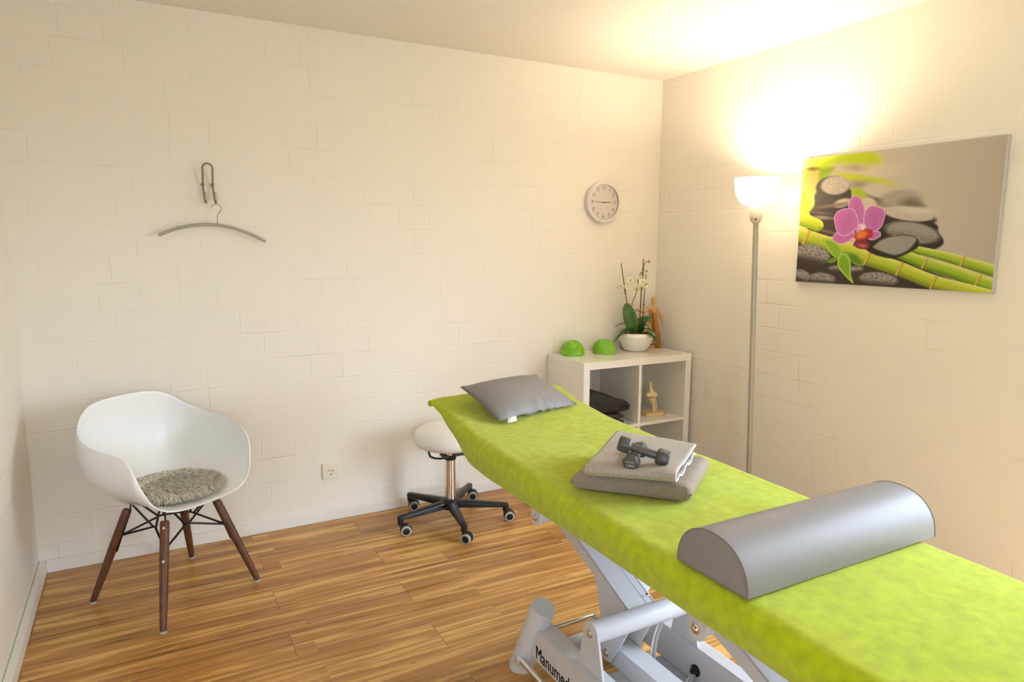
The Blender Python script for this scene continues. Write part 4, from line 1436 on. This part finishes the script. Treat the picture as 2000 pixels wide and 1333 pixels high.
def sheet(i, j):
    u_ = i / N1
    t = j / N2
    hh = .026
    if t < .46:
        v_, z = 1 - t / .46, 0
    elif t < .54:
        a = (t - .46) / .08 * math.pi
        v_, z = -.055 * math.sin(a), hh / 2 * (1 - math.cos(a))
    else:
        v_, z = (t - .54) / .46 * .985, hh
    p = ua.lerp(ub, u_).lerp(ud.lerp(uc, u_), v_)
    w = noise.noise(Vector((p.x * 8, p.y * 8, 5.5)))
    if t > .5:
        sag = -.006 * math.exp(-((u_ - .45) / .28) ** 2 - ((v_ - .42) / .22) ** 2)
        z += w * .007 + sag + .006 * v_ + .004 * math.sin(u_ * 7 + 1) * (1 - v_)
    else:
        z += .004 + .003 * w + (.008 * math.sin(v_ * 16) * u_ ** 6 if .1 < v_ < .95 else 0)
    return (p.x, p.y, uz + .004 + max(z, 0))


ut = empty('folded_towel', ((ua + uc) / 2).to_tuple()[:2] + (uz,), 'light grey folded hand towel with white edging, under the two dumbbells', 'towel')
MB().grid(sheet, N1, N2).build('towel_cloth', M['towel'], ut, solid=.007, offset=0)
MB().tube([Vector(sheet(N1, j)) + Vector((.001, -.001, 0)) for j in range(N2 + 1)], .0022, 8).build('towel_edging', M['edging'], ut)


# ------------------------------------------------------------------ dumbbells
def dumbbell(a, b, label, lettering):
    """a, b: centres of the outer head faces"""
    a, b = Vector(a), Vector(b)
    c = (a + b) / 2
    ax = (b - a).normalized()
    ln = (b - a).length
    t = empty('dumbbell', c, label, 'dumbbell', 'grey dumbbells on the towels')
    MB().lathe([(.0112, -ln / 2 + .03), (.0116, -ln / 4), (.0118, 0), (.0116, ln / 4), (.0112, ln / 2 - .03)], c, 24, axis=ax).build('grip', M['neoprene'], t)
    for s in (-1, 1):
        prof = [(.012, ln / 2 - .036), (.0205, ln / 2 - .034), (.0240, ln / 2 - .029), (.0245, ln / 2 - .010), (.0225, ln / 2 - .003), (.0195, ln / 2), (.0005, ln / 2)]
        hd = MB().lathe(prof, c, 6, axis=ax * s)
        h = hd.build('weight_head', M['neoprene'], t, bevel=.006, segs=4)
        if lettering and s == -1:
            o = -ax * (ln / 2 + .0003)
            xax = ax.cross(Vector((0, 0, 1))).normalized()
            yax = Vector((0, 0, 1))
            lf = frame(o + Vector((0, 0, -.0075)), xax, yax)
            text_mesh('lettering', '1.5KG', .0095, M['letter_white'], h, lf, 1.0, .0003)
            # a worn line of print too small to read
            wl = MB()
            rw = random.Random(2)
            for q_ in range(9):
                x_ = -.011 + q_ * .00245
                wl.box(x_, x_ + .0016, .0085 + rw.random() * .0006, .0105 + rw.random() * .0008, 0, .0003)
            wo = wl.build('worn_print', M['letter_white'], None, smooth=False)
            wo.data.transform(lf)
            wo.parent = h
    return t


dumbbell((1.116, 1.388, .8225), (1.229, 1.481, .8235), 'grey dumbbell lying flat on the towel, underneath the tilted one', True)
dumbbell((1.112, 1.436, .868), (1.216, 1.349, .829), 'grey dumbbell tilted across the other dumbbell', False)

# ------------------------------------------------------------------ half-round bolster
BX0, BX1, BY, BZ, BD, BH = 1.000, 1.621, .970, .7135, .099, .098
bol = empty('half_round_bolster', ((BX0 + BX1) / 2, BY, BZ), 'large grey leatherette half-round bolster lying across the green cover', 'bolster')
NS, NL = 36, 30


def bprof(k, s=1.0):
    a = math.pi * k / NS
    y = BD * math.copysign(abs(math.cos(a)) ** .92, math.cos(a))
    return BY + y * s, BZ + .004 + BH * (math.sin(a) ** .86) * s


def bsurf(i, j):
    t = i / NL
    x = BX0 + (BX1 - BX0) * (.5 - .5 * math.cos(math.pi * t)) if 0 < i < NL else (BX0 if i == 0 else BX1)
    s = 1 + .012 * math.sin(math.pi * t) ** .5 if 0 < i < NL else 1
    y, z = bprof(j, s)
    return (x, y, z)


MB().grid(bsurf, NL, NS).add([(BX0, BY + BD, BZ + .004), (BX1, BY + BD, BZ + .004), (BX1, BY - BD, BZ + .004), (BX0, BY - BD, BZ + .004)], [(0, 1, 2, 3)]).build('bolster_cover', M['vinyl'], bol)
for x, sx in ((BX0, -1), (BX1, 1)):
    ring_ = [(x,) + bprof(k) for k in range(NS + 1)]
    ctr = (x + sx * .004, BY, BZ + BH * .42)
    vs = [ctr] + [(x + sx * .003, BY + (p[1] - BY) * .55, BZ + BH * .42 + (p[2] - BZ - BH * .42) * .55) for p in ring_] + ring_
    n = len(ring_)
    fs = [(0, 1 + k, 2 + k) for k in range(n - 1)] + [(1 + k, 1 + n + k, 2 + n + k, 2 + k) for k in range(n - 1)] + [(0, n, 1), (n, 2 * n, n + 1, 1)]
    MB().add(vs, fs).build('end_panel', M['vinyl'], bol)
    MB().tube(ring_ + [(x, BY - BD, BZ + .004), (x, BY + BD, BZ + .004)], .0018, 8).build('piping', M['vinyl_dark'], bol)
